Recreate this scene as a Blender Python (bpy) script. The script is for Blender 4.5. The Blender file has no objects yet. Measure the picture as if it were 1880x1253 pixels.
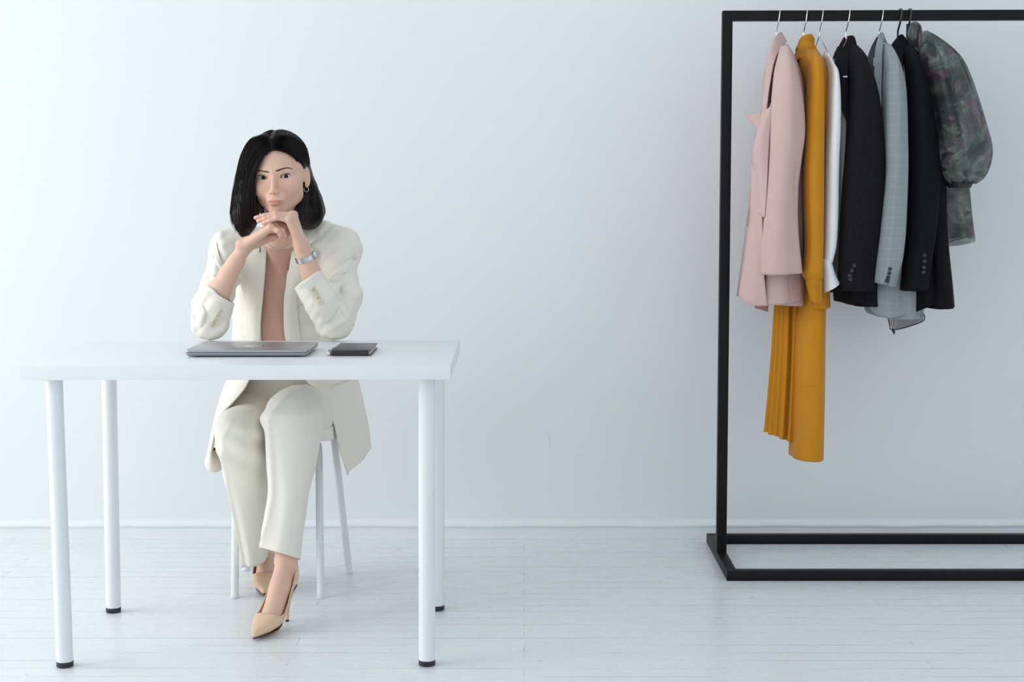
import bpy, bmesh, math, random
import numpy as np
from mathutils import Vector, Matrix
C = bpy.context.scene.collection
PI = math.pi

# ---------------------------------------------------------------- camera model
FPX, TH, YAW, ROLL, CAMH = 2782.0, 0.0966, -0.0078, -0.0021, 1.1294
_c, _s = math.cos(TH), math.sin(TH)
def W(px, py, Y):
    """point of the room at distance Y along the room's depth that the photograph shows at px, py"""
    a, b = (px-940.0)/FPX, (py-626.5)/FPX
    cr, sr = math.cos(ROLL), math.sin(ROLL)
    a, b = a*cr+b*sr, -a*sr+b*cr
    u = -b
    x, y, z = a, _c+u*_s, -_s+u*_c
    cy, sy = math.cos(YAW), math.sin(YAW)
    x, y = x*cy+y*sy, -x*sy+y*cy
    k = Y/y
    return Vector((x*k, Y, CAMH+z*k))
def WF(px, py, z=0.0):
    """point at height z seen at px, py"""
    lo, hi = 0.5, 30.0
    for _ in range(60):
        m = (lo+hi)/2
        if (W(px, py, m).z > z): lo = m
        else: hi = m
    return W(px, py, (lo+hi)/2)

# ---------------------------------------------------------------- objects
def tag(o, label=None, cat=None, group=None, kind=None):
    if label: o['label'] = label
    if cat: o['category'] = cat
    if group: o['group'] = group
    if kind: o['kind'] = kind
    return o
def empty(name, loc=(0, 0, 0)):
    o = bpy.data.objects.new(name, None); C.objects.link(o)
    o.location = loc; o.empty_display_size = .05
    return o
def link(name, me, mat, parent=None, smooth=True):
    if mat is not None:
        me.materials.clear()
        for m in (mat if isinstance(mat, (list, tuple)) else [mat]): me.materials.append(m)
    if smooth: me.shade_smooth()
    o = bpy.data.objects.new(name, me); C.objects.link(o)
    if parent is not None:
        o.parent = parent
        # vertices are given in room coordinates: move them into the parent's frame
        w = Vector((0, 0, 0)); p = parent
        while p is not None: w += p.location; p = p.parent
        if w.length > 0: me.transform(Matrix.Translation(-w))
    return o
def mesh_from(name, verts, faces):
    me = bpy.data.meshes.new(name)
    me.from_pydata([tuple(v) for v in verts], [], [tuple(f) for f in faces]); me.update()
    return me
def mesh_np(name, V, Q, UV=None):
    me = bpy.data.meshes.new(name)
    nv, nf = len(V), len(Q)
    me.vertices.add(nv); me.vertices.foreach_set('co', np.asarray(V, np.float32).ravel())
    k = Q.shape[1]
    me.loops.add(nf*k); me.loops.foreach_set('vertex_index', Q.astype(np.int32).ravel())
    me.polygons.add(nf); me.polygons.foreach_set('loop_start', np.arange(0, nf*k, k, dtype=np.int32))
    if UV is not None:
        l = me.uv_layers.new(name='cloth'); l.data.foreach_set('uv', np.asarray(UV, np.float32).reshape(-1))
    me.update(calc_edges=True); me.validate()
    return me
def from_bm(name, bm, mat, parent=None, smooth=True):
    bmesh.ops.recalc_face_normals(bm, faces=bm.faces)
    me = bpy.data.meshes.new(name); bm.to_mesh(me); bm.free()
    return link(name, me, mat, parent, smooth)
def auto(o, deg=35):
    """flat faces stay flat, round ones smooth"""
    me = o.data; me.shade_smooth()
    try: me.set_sharp_from_angle(angle=math.radians(deg))
    except Exception: pass
    return o
def box_bm(bm, lo, hi, bev=0.0, seg=2):
    vs = [bm.verts.new((x, y, z)) for x in (lo[0], hi[0]) for y in (lo[1], hi[1]) for z in (lo[2], hi[2])]
    q = [(0, 1, 3, 2), (4, 6, 7, 5), (0, 4, 5, 1), (2, 3, 7, 6), (0, 2, 6, 4), (1, 5, 7, 3)]
    fs = [bm.faces.new([vs[i] for i in f]) for f in q]
    if bev > 0:
        es = {e for f in fs for e in f.edges}
        bmesh.ops.bevel(bm, geom=list(es), offset=bev, segments=seg, affect='EDGES', profile=.6)
    return bm
def box(name, lo, hi, mat, parent=None, bev=0.002, rot=0.0, pivot=None):
    bm = bmesh.new(); box_bm(bm, lo, hi, bev)
    if rot:
        pv = Vector(pivot if pivot else ((lo[0]+hi[0])/2, (lo[1]+hi[1])/2, 0))
        bmesh.ops.rotate(bm, verts=bm.verts, cent=pv, matrix=Matrix.Rotation(rot, 3, 'Z'))
    return auto(from_bm(name, bm, mat, parent))
def catmull(P, m):
    """smooth samples through the rows of P (numpy n x k), m per span"""
    P = np.asarray(P, float); n = len(P); out = []
    E = np.vstack([2*P[0]-P[1], P, 2*P[-1]-P[-2]])
    for i in range(n-1):
        p0, p1, p2, p3 = E[i], E[i+1], E[i+2], E[i+3]
        for j in range(m):
            t = j/m
            out.append(.5*((2*p1)+(-p0+p2)*t+(2*p0-5*p1+4*p2-p3)*t*t+(-p0+3*p1-3*p2+p3)*t**3))
    out.append(P[-1])
    return np.array(out)
def tube_mesh(name, pts, rad, n=12, cap=True):
    """round tube through pts; rad is a number or a list"""
    pts = np.asarray(pts, float); m = len(pts)
    rad = np.full(m, rad) if np.isscalar(rad) else np.asarray(rad, float)
    T = np.gradient(pts, axis=0); T /= np.linalg.norm(T, axis=1)[:, None]+1e-12
    ref = np.array([0, 0, 1.0]) if abs(T[0][2]) < .9 else np.array([1.0, 0, 0])
    N = np.cross(T[0], ref); N /= np.linalg.norm(N)
    V = []; th = np.linspace(0, 2*PI, n, endpoint=False)
    for i in range(m):
        N = N-T[i]*N.dot(T[i]); N /= np.linalg.norm(N)+1e-12
        B = np.cross(T[i], N)
        V.append(pts[i]+rad[i]*(np.cos(th)[:, None]*N+np.sin(th)[:, None]*B))
    V = np.vstack(V); F = []
    for i in range(m-1):
        for j in range(n):
            F.append((i*n+j, i*n+(j+1) % n, (i+1)*n+(j+1) % n, (i+1)*n+j))
    me_v = [tuple(v) for v in V]
    if cap:
        F.append(tuple(range(n-1, -1, -1))); F.append(tuple((m-1)*n+j for j in range(n)))
    return mesh_from(name, me_v, F)
def tube(name, pts, rad, mat, parent=None, n=12, cap=True):
    return auto(link(name, tube_mesh(name, pts, rad, n, cap), mat, parent), 50)
def lathe(name, prof, axis_pt, mat, parent=None, n=32, axis=(0, 0, 1)):
    """revolve (radius, height) pairs"""
    ax = Vector(axis).normalized(); q = Vector((0, 0, 1)).rotation_difference(ax)
    V = []; F = []; m = len(prof)
    for r, h in prof:
        for j in range(n):
            a = 2*PI*j/n
            V.append(Vector(axis_pt)+q @ Vector((r*math.cos(a), r*math.sin(a), h)))
    for i in range(m-1):
        for j in range(n): F.append((i*n+j, i*n+(j+1) % n, (i+1)*n+(j+1) % n, (i+1)*n+j))
    F.append(tuple(range(n-1, -1, -1))); F.append(tuple((m-1)*n+j for j in range(n)))
    return auto(link(name, mesh_from(name, V, F), mat, parent), 40)
def sheet(name, rows, mat, parent=None, mu=6, mv=6, thick=0.0015, disp=None, offset=0.0):
    """cloth sheet through a grid of points rows[i][j] (Vectors)"""
    G = np.array([[list(p) for p in r] for r in rows], float)
    A = np.stack([catmull(G[i], mv) for i in range(G.shape[0])])
    B = np.stack([catmull(A[:, j], mu) for j in range(A.shape[1])], axis=1)
    nu, nv = B.shape[:2]
    if disp is not None:
        dU = np.gradient(B, axis=0); dV = np.gradient(B, axis=1)
        N = np.cross(dU, dV); N /= np.linalg.norm(N, axis=2)[:, :, None]+1e-12
        uu, vv = np.meshgrid(np.linspace(0, 1, nu), np.linspace(0, 1, nv), indexing='ij')
        B = B+N*disp(uu, vv)[:, :, None]
    idx = np.arange(nu*nv).reshape(nu, nv)
    Q = np.stack([idx[:-1, :-1], idx[1:, :-1], idx[1:, 1:], idx[:-1, 1:]], axis=-1).reshape(-1, 4)
    au = np.concatenate([[0], np.cumsum(np.linalg.norm(np.diff(B[:, nv//2], axis=0), axis=1))]); av = np.concatenate([[0], np.cumsum(np.linalg.norm(np.diff(B[nu//2], axis=0), axis=1))])
    Ui = np.stack(np.meshgrid(au, av, indexing='ij'), -1)[..., ::-1]
    UV = np.stack([Ui[:-1, :-1], Ui[1:, :-1], Ui[1:, 1:], Ui[:-1, 1:]], axis=2).reshape(-1, 2)
    o = link(name, mesh_np(name, B.reshape(-1, 3), Q, UV), mat, parent)
    if thick:
        md = o.modifiers.new('cloth_thickness', 'SOLIDIFY'); md.thickness = thick; md.offset = offset
    return o
def ringloft(name, rows, mat, parent=None, n=72, m=10, folds=None, thick=0.0015, p=2.0, cap_top=False, hem=None):
    """cloth tube.  row = (cx, cy, cz, a, b, phi): half widths a along phi and b across it, ring horizontal
    (an optional 7th and 8th value tilt the ring: dz per metre along a and along b)"""
    R = np.array([list(r)+[0.0]*(8-len(r)) for r in rows], float)
    S = catmull(R, m); k = len(S)
    th = np.linspace(0, 2*PI, n, endpoint=False)
    ct, st = np.cos(th), np.sin(th)
    sx = np.sign(ct)*np.abs(ct)**(2/p); sy = np.sign(st)*np.abs(st)**(2/p)
    V = np.zeros((k, n, 3))
    for i in range(k):
        cx, cy, cz, a, b, phi, ta, tb = S[i]
        t = i/(k-1)
        d = folds(th, t) if folds is not None else 0.0
        la = sx*(a+d); lb = sy*(b+d)
        V[i, :, 0] = cx+la*math.cos(phi)-lb*math.sin(phi)
        V[i, :, 1] = cy+la*math.sin(phi)+lb*math.cos(phi)
        V[i, :, 2] = cz+ta*la+tb*lb+(hem(th)*max(0, (t-.85)/.15) if hem is not None else 0)
    idx = np.arange(k*n).reshape(k, n); nx = np.roll(idx, -1, axis=1)
    Q = np.stack([idx[:-1], idx[1:], nx[1:], nx[:-1]], axis=-1).reshape(-1, 4)
    # cloth coordinates in metres: round the tube and along it
    mid = V[int(k*.6)]; circ = np.linalg.norm(mid-np.roll(mid, 1, axis=0), axis=1).sum()
    uu = np.arange(n+1)/n*circ; vv = S[:, 2]
    Ui = np.stack(np.meshgrid(vv, uu, indexing='ij'), -1)[..., ::-1]
    UV = np.stack([Ui[:-1, :-1], Ui[1:, :-1], Ui[1:, 1:], Ui[:-1, 1:]], axis=2).reshape(-1, 2)
    V = V.reshape(-1, 3)
    if cap_top:
        F = [tuple(q) for q in Q]+[tuple(int(v) for v in idx[0])]
        me = mesh_from(name, V, F)
    else:
        me = mesh_np(name, V, Q, UV)
    o = link(name, me, mat, parent)
    if thick:
        md = o.modifiers.new('cloth_thickness', 'SOLIDIFY'); md.thickness = thick; md.offset = 0
    return o
def folds_fn(seed, amp, ks=(3, 5, 8, 13), grow=1.0, drift=.6, top=0.15, sharp=1.6):
    rnd = random.Random(seed)
    pr = [(k, rnd.uniform(0, 6.28), rnd.uniform(-drift, drift), rnd.uniform(.6, 1)/(1+.35*i)) for i, k in enumerate(ks)]
    tot = sum(q[3] for q in pr)
    def f(th, t):
        d = 0
        for k, ph, dr, w in pr:
            c = .5+.5*np.cos(k*th+ph+dr*k*t)
            d = d+w*(c**sharp-.4)
        return amp*d/tot*1.8*(top+(1-top)*t**grow)
    return f

# ---------------------------------------------------------------- materials
def srgb(r, g, b):
    f = lambda c: (c/255/12.92) if c/255 <= .04045 else ((c/255+.055)/1.055)**2.4
    return (f(r), f(g), f(b), 1)
MATS = {}
class NT:
    def __init__(s, name):
        s.m = bpy.data.materials.new(name); s.m.use_nodes = True
        s.t = s.m.node_tree; s.t.nodes.clear()
        s.out = s.t.nodes.new('ShaderNodeOutputMaterial')
        s.b = s.t.nodes.new('ShaderNodeBsdfPrincipled'); s.l(s.b.outputs[0], s.out.inputs[0])
    def n(s, ty, **kw):
        nd = s.t.nodes.new('ShaderNode'+ty)
        for k, v in kw.items():
            if k in nd.inputs: nd.inputs[k].default_value = v
            else: setattr(nd, k, v)
        return nd
    def l(s, a, b): s.t.links.new(a, b)
    def coords(s, scale=(1, 1, 1), kind='Object'):
        tc = s.n('TexCoord'); mp = s.n('Mapping'); mp.inputs['Scale'].default_value = scale
        s.l(tc.outputs[kind], mp.inputs['Vector']); return mp.outputs['Vector']
    def noise(s, vec, scale, detail=3, rough=.5, dist=0):
        nd = s.n('TexNoise'); nd.inputs['Scale'].default_value = scale; nd.inputs['Detail'].default_value = detail
        nd.inputs['Roughness'].default_value = rough; nd.inputs['Distortion'].default_value = dist
        s.l(vec, nd.inputs['Vector']); return nd
    def ramp(s, fac, stops):
        r = s.n('ValToRGB'); e = r.color_ramp.elements
        while len(e) < len(stops): e.new(.5)
        for i, (p, c) in enumerate(stops):
            e[i].position = p; e[i].color = c if len(c) == 4 else (*c, 1)
        s.l(fac, r.inputs['Fac']); return r.outputs['Color']
    def mix(s, fac, a, b, blend='MIX'):
        nd = s.n('Mix', data_type='RGBA', blend_type=blend)
        for v, i in ((fac, 0), (a, 6), (b, 7)):
            if hasattr(v, 'is_output'): s.l(v, nd.inputs[i])
            else: nd.inputs[i].default_value = v
        return nd.outputs[2]
    def math(s, op, a, b=0.0, clamp=False):
        nd = s.n('Math', operation=op, use_clamp=clamp)
        for v, i in ((a, 0), (b, 1)):
            if hasattr(v, 'is_output'): s.l(v, nd.inputs[i])
            else: nd.inputs[i].default_value = v
        return nd.outputs[0]
    def bump(s, h, strength, dist=.001):
        nd = s.n('Bump'); nd.inputs['Strength'].default_value = strength; nd.inputs['Distance'].default_value = dist
        s.l(h, nd.inputs['Height']); s.l(nd.outputs[0], s.b.inputs['Normal']); return nd
    def set(s, **kw):
        for k, v in kw.items():
            i = s.b.inputs[k.replace('_', ' ')]
            if hasattr(v, 'is_output'): s.l(v, i)
            else: i.default_value = v
        return s
def plain(name, col, rough=.5, metal=0.0, spec=.5, var=.04, vscale=40, bump=.0, **kw):
    """one colour with faint mottling"""
    t = NT(name); v = t.coords()
    nz = t.noise(v, vscale, 4)
    c2 = tuple(min(1, c*(1-var*2)) for c in col[:3])+(1,)
    t.set(Base_Color=t.mix(nz.outputs['Fac'], col, c2), Roughness=rough, Metallic=metal)
    t.b.inputs['Specular IOR Level'].default_value = spec
    if bump: t.bump(nz.outputs['Fac'], bump)
    for k, x in kw.items(): t.b.inputs[k.replace('_', ' ')].default_value = x
    return t.m
def fabric(name, col, rough=.85, sheen=.15, weave=900, wr=(-.1, .1), bump=.15, stripes=None, check=None, spec=.2, trans=0.0):
    """woven cloth: thread bump, soft mottling, optional stripes or check"""
    t = NT(name); v = t.coords()
    n1 = t.noise(v, weave, 2); n2 = t.noise(v, 18, 3)
    fac = t.math('ADD', t.math('MULTIPLY', n1.outputs['Fac'], .6), t.math('MULTIPLY', n2.outputs['Fac'], .4))
    lo = tuple(c*(1+wr[0]) for c in col[:3])+(1,); hi = tuple(min(1, c*(1+wr[1])) for c in col[:3])+(1,)
    c = t.mix(fac, lo, hi)
    if stripes or check:
        uv = t.n('UVMap', uv_map='cloth'); sp = t.n('SeparateXYZ'); t.l(uv.outputs[0], sp.inputs[0])
        def bands(o, pitch, width):
            f = t.math('FRACT', t.math('DIVIDE', o, pitch)); return t.math('LESS_THAN', f, width)
    if stripes:
        wl, pitch, width = stripes
        c = t.mix(t.math('MULTIPLY', bands(sp.outputs[0], pitch, width), t.math('ADD', .35, t.math('MULTIPLY', n1.outputs['Fac'], .6))), c, wl)
    if check:
        wl, pitch = check
        f = t.math('MULTIPLY', t.math('ADD', bands(sp.outputs[0], pitch, .5), bands(sp.outputs[1], pitch, .5)), .5)
        big = t.math('MULTIPLY', t.math('ADD', bands(sp.outputs[0], pitch*7, .14), bands(sp.outputs[1], pitch*7, .14)), .25)
        c = t.mix(t.math('ADD', t.math('MULTIPLY', f, .7), big, True), c, wl)
    t.set(Base_Color=c, Roughness=rough)
    t.b.inputs['Sheen Weight'].default_value = sheen
    t.b.inputs['Specular IOR Level'].default_value = spec
    t.bump(n1.outputs['Fac'], bump, .0006)
    if trans:
        t.b.inputs['Subsurface Weight'].default_value = trans; t.b.inputs['Subsurface Radius'].default_value = (.004, .004, .004)
        t.b.inputs['Subsurface Scale'].default_value = 1
    return t.m
# ================================================================ the room
FLX, WALLY, LWX = -2.05, 4.930, -5.0
def wall_paint(name, col):
    t = NT(name); v = t.coords()
    n1 = t.noise(v, 2.2, 4); n2 = t.noise(v, 90, 4, .6); n3 = t.noise(v, 9, 3)
    a = tuple(c*.985 for c in col[:3])+(1,)
    c = t.mix(n1.outputs['Fac'], col, a)
    # a few faint scuffs, and the longer one beside the desk
    sv = t.coords((30, 1, 4)); sc = t.noise(sv, 1.3, 2, .4)
    m = t.ramp(sc.outputs['Fac'], [(.785, (0, 0, 0, 1)), (.81, (.3, .3, .3, 1))])
    p0 = W(1008, 808, 4.93); sp = t.n('SeparateXYZ'); t.l(v, sp.inputs[0])
    dz = t.math('SUBTRACT', sp.outputs[2], p0.z); dx = t.math('ADD', t.math('SUBTRACT', sp.outputs[0], p0.x), t.math('MULTIPLY', dz, .17))
    inside = t.math('MULTIPLY', t.math('LESS_THAN', t.math('ABSOLUTE', dx), .0024), t.math('LESS_THAN', t.math('ABSOLUTE', dz), .027))
    m = t.math('MAXIMUM', m, t.math('MULTIPLY', inside, .8))
    c = t.mix(m, c, tuple(x*.86 for x in col[:3])+(1,))
    h = t.math('ADD', t.math('MULTIPLY', n2.outputs['Fac'], .35), n3.outputs['Fac'])
    t.set(Base_Color=c, Roughness=.62); t.b.inputs['Specular IOR Level'].default_value = .25
    t.bump(h, .12, .0012)
    return t.m
def floor_paint():
    t = NT('painted_boards'); tc = t.n('TexCoord')
    v = tc.outputs['Object']
    # boards run along x: 62 mm strips with open joints that are partly filled with paint
    wob = t.noise(t.coords((1.2, 6, 1)), 1.0, 2)
    add = t.n('VectorMath', operation='MULTIPLY_ADD'); t.l(wob.outputs['Color'], add.inputs[0]); add.inputs[1].default_value = (.0, .006, 0); t.l(v, add.inputs[2])
    br = t.n('TexBrick', offset=.37, offset_frequency=3, squash=1.0)
    br.inputs['Scale'].default_value = 1; br.inputs['Mortar Size'].default_value = .0011; br.inputs['Mortar Smooth'].default_value = .3
    br.inputs['Brick Width'].default_value = 1.55; br.inputs['Row Height'].default_value = .062; br.inputs['Bias'].default_value = 0
    t.l(add.outputs[0], br.inputs['Vector'])
    gate = t.noise(t.coords((1.6, 14, 1)), 1.6, 3, .6)
    g = t.ramp(gate.outputs['Fac'], [(.46, (.06, .06, .06, 1)), (.58, (1, 1, 1, 1))])
    line = t.math('MULTIPLY', br.outputs['Fac'], g)
    # fine grain cracks along the boards
    gr = t.noise(t.coords((1.5, 120, 1)), 2.2, 5, .7)
    crack = t.ramp(gr.outputs['Fac'], [(.64, (0, 0, 0, 1)), (.70, (.55, .55, .55, 1))])
    g2 = t.noise(t.coords((1.1, 5, 1)), 1.3, 2)
    crack = t.math('MULTIPLY', crack, t.ramp(g2.outputs['Fac'], [(.46, (0, 0, 0, 1)), (.66, (1, 1, 1, 1))]))
    # chips and knocks
    ch = t.noise(t.coords((7, 22, 1)), 2.6, 3, .55)
    chip = t.ramp(ch.outputs['Fac'], [(.725, (0, 0, 0, 1)), (.75, (.85, .85, .85, 1))])
    marks = t.math('MAXIMUM', t.math('MAXIMUM', line, crack), chip)
    base1 = (.80, .825, .84, 1); base2 = (.76, .79, .81, 1)
    tone = t.noise(t.coords((1.2, 9, 1)), 1.6, 3)
    c = t.mix(tone.outputs['Fac'], base1, base2)
    dirt = t.mix(t.noise(t.coords(), 7, 2).outputs['Fac'], (.10, .11, .13, 1), (.34, .33, .33, 1))
    c = t.mix(t.math('MULTIPLY', marks, .88), c, dirt)
    rn = t.noise(t.coords((2, 14, 1)), 3, 3)
    t.set(Base_Color=c, Roughness=t.math('ADD', t.math('MULTIPLY', rn.outputs['Fac'], .16), .20))
    t.b.inputs['Specular IOR Level'].default_value = .45
    h = t.math('SUBTRACT', t.math('MULTIPLY', gr.outputs['Fac'], .25), marks)
    h = t.math('ADD', h, t.math('MULTIPLY', tone.outputs['Fac'], .5))
    t.bump(h, .22, .0015)
    return t.m
M_wall = wall_paint('wall_paint', (.80, .825, .84, 1))
M_base = wall_paint('baseboard_paint', (.80, .825, .84, 1))
M_floor = floor_paint()
def slab(name, lo, hi, mat):
    o = box(name, lo, hi, mat, None, 0); o['kind'] = 'structure'; return o
XR, YF, ZC = 4.2, -2.2, 3.4
slab('floor', (LWX-.1, YF, -.08), (XR, WALLY+.1, 0), M_floor)
slab('wall_back', (LWX-.1, WALLY, 0), (XR, WALLY+.1, ZC), M_wall)
slab('ceiling', (LWX-.1, YF, ZC), (XR, WALLY+.1, ZC+.1), M_wall)
# left wall with its tall window (outside the picture, the daylight comes through it)
wy0, wy1, wz0, wz1 = .5, 4.62, .30, 3.2
bm = bmesh.new()
for lo, hi in (((LWX-.1, YF, 0), (LWX, wy0, ZC)), ((LWX-.1, wy1, 0), (LWX, WALLY, ZC)), ((LWX-.1, wy0, 0), (LWX, wy1, wz0)), ((LWX-.1, wy0, wz1), (LWX, wy1, ZC))):
    box_bm(bm, lo, hi)
o = from_bm('wall_left', bm, M_wall, None, False); o['kind'] = 'structure'
bm = bmesh.new()
for k in range(4):
    y = wy0+(wy1-wy0)*k/3; box_bm(bm, (LWX-.08, y-.025, wz0), (LWX-.03, y+.025, wz1))
for z in (wz0, wz1, (wz0+wz1)/2): box_bm(bm, (LWX-.08, wy0, z-.025), (LWX-.03, wy1, z+.025))
o = from_bm('window_1', bm, M_base, None, False); o['kind'] = 'structure'
# baseboard: low moulded strip with a rounded cap, thick with old paint
prof = [(0, .0), (-.016, .0), (-.016, .004), (-.014, .030), (-.015, .034), (-.019, .037), (-.020, .042), (-.017, .048), (-.010, .051), (-.004, .055), (0, .057)]
rnd = random.Random(4)
V = []; F = []; NX = 420
xs = np.linspace(LWX, XR, NX)
for i, x in enumerate(xs):
    w = .0006*math.sin(x*9)+.0007*math.sin(x*23+1)+rnd.uniform(-.0004, .0004)
    for (dy, z) in prof: V.append((x, WALLY+dy+(w if dy < 0 else 0), z+(w if z > .03 else 0)))
k = len(prof)
for i in range(NX-1):
    for j in range(k-1): F.append((i*k+j, (i+1)*k+j, (i+1)*k+j+1, i*k+j+1))
o = auto(link('baseboard_back', mesh_from('baseboard_back', V, F), M_base), 50); o['kind'] = 'structure'

# ---------------------------------------------------------------- light: overcast daylight
world = bpy.data.worlds.new('overcast_sky'); bpy.context.scene.world = world; world.use_nodes = True
bg = world.node_tree.nodes['Background']; bg.inputs[0].default_value = (.86, .94, 1.0, 1); bg.inputs[1].default_value = 1.10
def area(name, loc, target, sx, sy, power, col):
    L = bpy.data.lights.new(name, 'AREA'); L.shape = 'RECTANGLE'; L.size = sx; L.size_y = sy; L.energy = power; L.color = col
    o = bpy.data.objects.new(name, L); C.objects.link(o); o.location = loc
    d = (Vector(target)-Vector(loc)).normalized(); o.rotation_euler = d.to_track_quat('-Z', 'Y').to_euler()
    return o
area('window_daylight', (LWX-.12, (wy0+wy1)/2, (wz0+wz1)/2), (LWX+2, (wy0+wy1)/2, (wz0+wz1)/2-.25), wy1-wy0, wz1-wz0, 152, (1.0, .99, .975))

# ---------------------------------------------------------------- camera
cam = bpy.data.cameras.new('camera'); co = bpy.data.objects.new('camera', cam); C.objects.link(co)
cam.sensor_fit = 'HORIZONTAL'; cam.sensor_width = 36; cam.lens = FPX/1880*36; cam.clip_start = .05
F0 = Vector((math.sin(YAW)*_c, math.cos(YAW)*_c, -_s)); R0 = Vector((math.cos(YAW), -math.sin(YAW), 0)); U0 = R0.cross(F0)
cr, sr = math.cos(ROLL), math.sin(ROLL)
Rv = R0*cr+U0*sr; Uv = U0*cr-R0*sr
co.matrix_world = Matrix(((Rv.x, Uv.x, -F0.x, 0), (Rv.y, Uv.y, -F0.y, 0), (Rv.z, Uv.z, -F0.z, CAMH), (0, 0, 0, 1)))
sc = bpy.context.scene; sc.camera = co
sc.view_settings.view_transform = 'Standard'; sc.view_settings.look = 'None'; sc.view_settings.gamma = 1
sc.view_settings.use_curve_mapping = False; sc.view_settings.exposure = 0.0
# ================================================================ table
M_lacq = plain('white_lacquer', (.80, .82, .83, 1), .32, var=.01, vscale=8)
M_legw = plain('white_powder_coat', (.80, .82, .83, 1), .30, var=.01)
M_blackfoot = plain('black_plastic', (.02, .02, .024, 1), .45)
TX, TY, TR = -1.1707, 3.4872, .0045
table = empty('table', (TX+.5, TY+.3, 0))
tag(table, 'white desk with a thick top and four round legs that the woman leans on', 'table')
box('tabletop', (TX, TY, .701), (TX+1, TY+.6, .735), M_lacq, table, .0012, TR, (TX, TY, 0))
def leg(bx, by, tx, ty):
    b = WF(bx, by); t0 = W(tx, ty, b.y)
    d = (t0-b); d = d/d.z
    top = b+d*.702
    o = tube('leg', [b+d*.0135, b+d*.05, b+d*.35, top], [.0198, .0199, .02, .02], M_legw, table, 40)
    f = lathe('leg_foot', [(.0175, 0), (.0200, .0015), (.0203, .006), (.0192, .0068), (.0192, .0078), (.0203, .0085), (.0203, .0135), (.019, .0145)], b, M_blackfoot, o, 40)
    p = lathe('leg_plate', [(.038, .6975), (.040, .6985), (.040, .7012)], (top.x, top.y, 0), M_legw, o, 32)
leg(119.5, 1224, 99.5, 705)
leg(208.5, 1124, 200.5, 705)
leg(784, 1221.5, 783, 705)
leg(802.5, 1120, 802.5, 705)
# ================================================================ laptop
M_alu = plain('grey_aluminium', (.42, .42, .45, 1), .33, .85, var=.02)
M_alud = plain('dark_rubber', (.03, .03, .034, 1), .6)
M_logo = plain('polished_inlay', (.22, .22, .24, 1), .12, .9)
lx0, lx1, ly0, ly1 = W(338.5, 646, 3.664).x, W(564, 646, 3.664).x, 3.664, 3.874
laptop = empty('laptop', ((lx0+lx1)/2, (ly0+ly1)/2, .735))
tag(laptop, 'closed thin grey aluminium laptop lying on the white desk', 'laptop')
def rslab(name, lo, hi, r, mat, parent, n=8, taper=0.0, bev=.0012):
    """slab with rounded corners, sides drawn in by taper at the bottom"""
    bm = bmesh.new(); rings = []
    def ring(ins, z):
        vs = []
        for cx, cy, a0 in ((hi[0]-r, hi[1]-r, 0), (lo[0]+r, hi[1]-r, 90), (lo[0]+r, lo[1]+r, 180), (hi[0]-r, lo[1]+r, 270)):
            for k in range(n+1):
                a = math.radians(a0+90*k/n); vs.append(bm.verts.new((cx+(r-ins)*math.cos(a), cy+(r-ins)*math.sin(a), z)))
        return vs
    zs = [(taper+bev, lo[2]), (taper, lo[2]+bev*.6), (taper*.3, lo[2]+(hi[2]-lo[2])*.45), (0, hi[2]-bev), (bev*.3, hi[2]-bev*.3), (bev, hi[2])]
    rings = [ring(i, z) for i, z in zs]
    m = len(rings[0])
    for a, b in zip(rings, rings[1:]):
        for j in range(m): bm.faces.new((a[j], a[(j+1) % m], b[(j+1) % m], b[j]))
    bm.faces.new(rings[0][::-1]); bm.faces.new(rings[-1])
    return auto(from_bm(name, bm, mat, parent), 40)
base = rslab('laptop_base', (lx0, ly0, .7375), (lx1, ly1, .7465), .011, M_alu, laptop, taper=.006)
lid = rslab('laptop_lid', (lx0, ly0, .7472), (lx1, ly1, .7525), .011, M_alu, laptop, bev=.001)
for fx in (lx0+.03, lx1-.03):
    for fy in (ly0+.03, ly1-.03):
        lathe('rubber_foot', [(.007, .735), (.008, .7358), (.008, .7382)], (fx, fy, 0), M_alud, laptop, 16)
# the small mark on the lid
def flat_shape(name, pts, z, th, mat, parent):
    bm = bmesh.new()
    a = [bm.verts.new((x, y, z)) for x, y in pts]; b = [bm.verts.new((x, y, z+th)) for x, y in pts]
    bm.faces.new(b); bm.faces.new(a[::-1])
    for i in range(len(a)): j = (i+1) % len(a); bm.faces.new((a[i], a[j], b[j], b[i]))
    return from_bm(name, bm, mat, parent, False)
lcx, lcy = (lx0+lx1)/2+.004, (ly0+ly1)/2
pts = []
for k in range(40):
    a = 2*PI*k/40
    r = .025*(1+.06*math.cos(2*a))-(.004 if abs(math.sin(a/2+PI/4)) > .985 else 0)
    x, y = r*math.cos(a)*1.0, r*math.sin(a)*1.05
    dx, dy = x-.031, y-.002
    d = math.hypot(dx, dy)
    if d < .012: x, y = .031+dx/d*.012, .002+dy/d*.012
    pts.append((lcx+x, lcy-y))
flat_shape('lid_emblem', pts, .7524, .0002, M_logo, lid)
flat_shape('lid_emblem', [(lcx+.001+.0035*math.cos(a)+.007*math.cos(a+.7)*.5, lcy-.034+.008*math.sin(a)) for a in np.linspace(0, 2*PI, 16, endpoint=False)], .7524, .0002, M_logo, lid)
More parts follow.
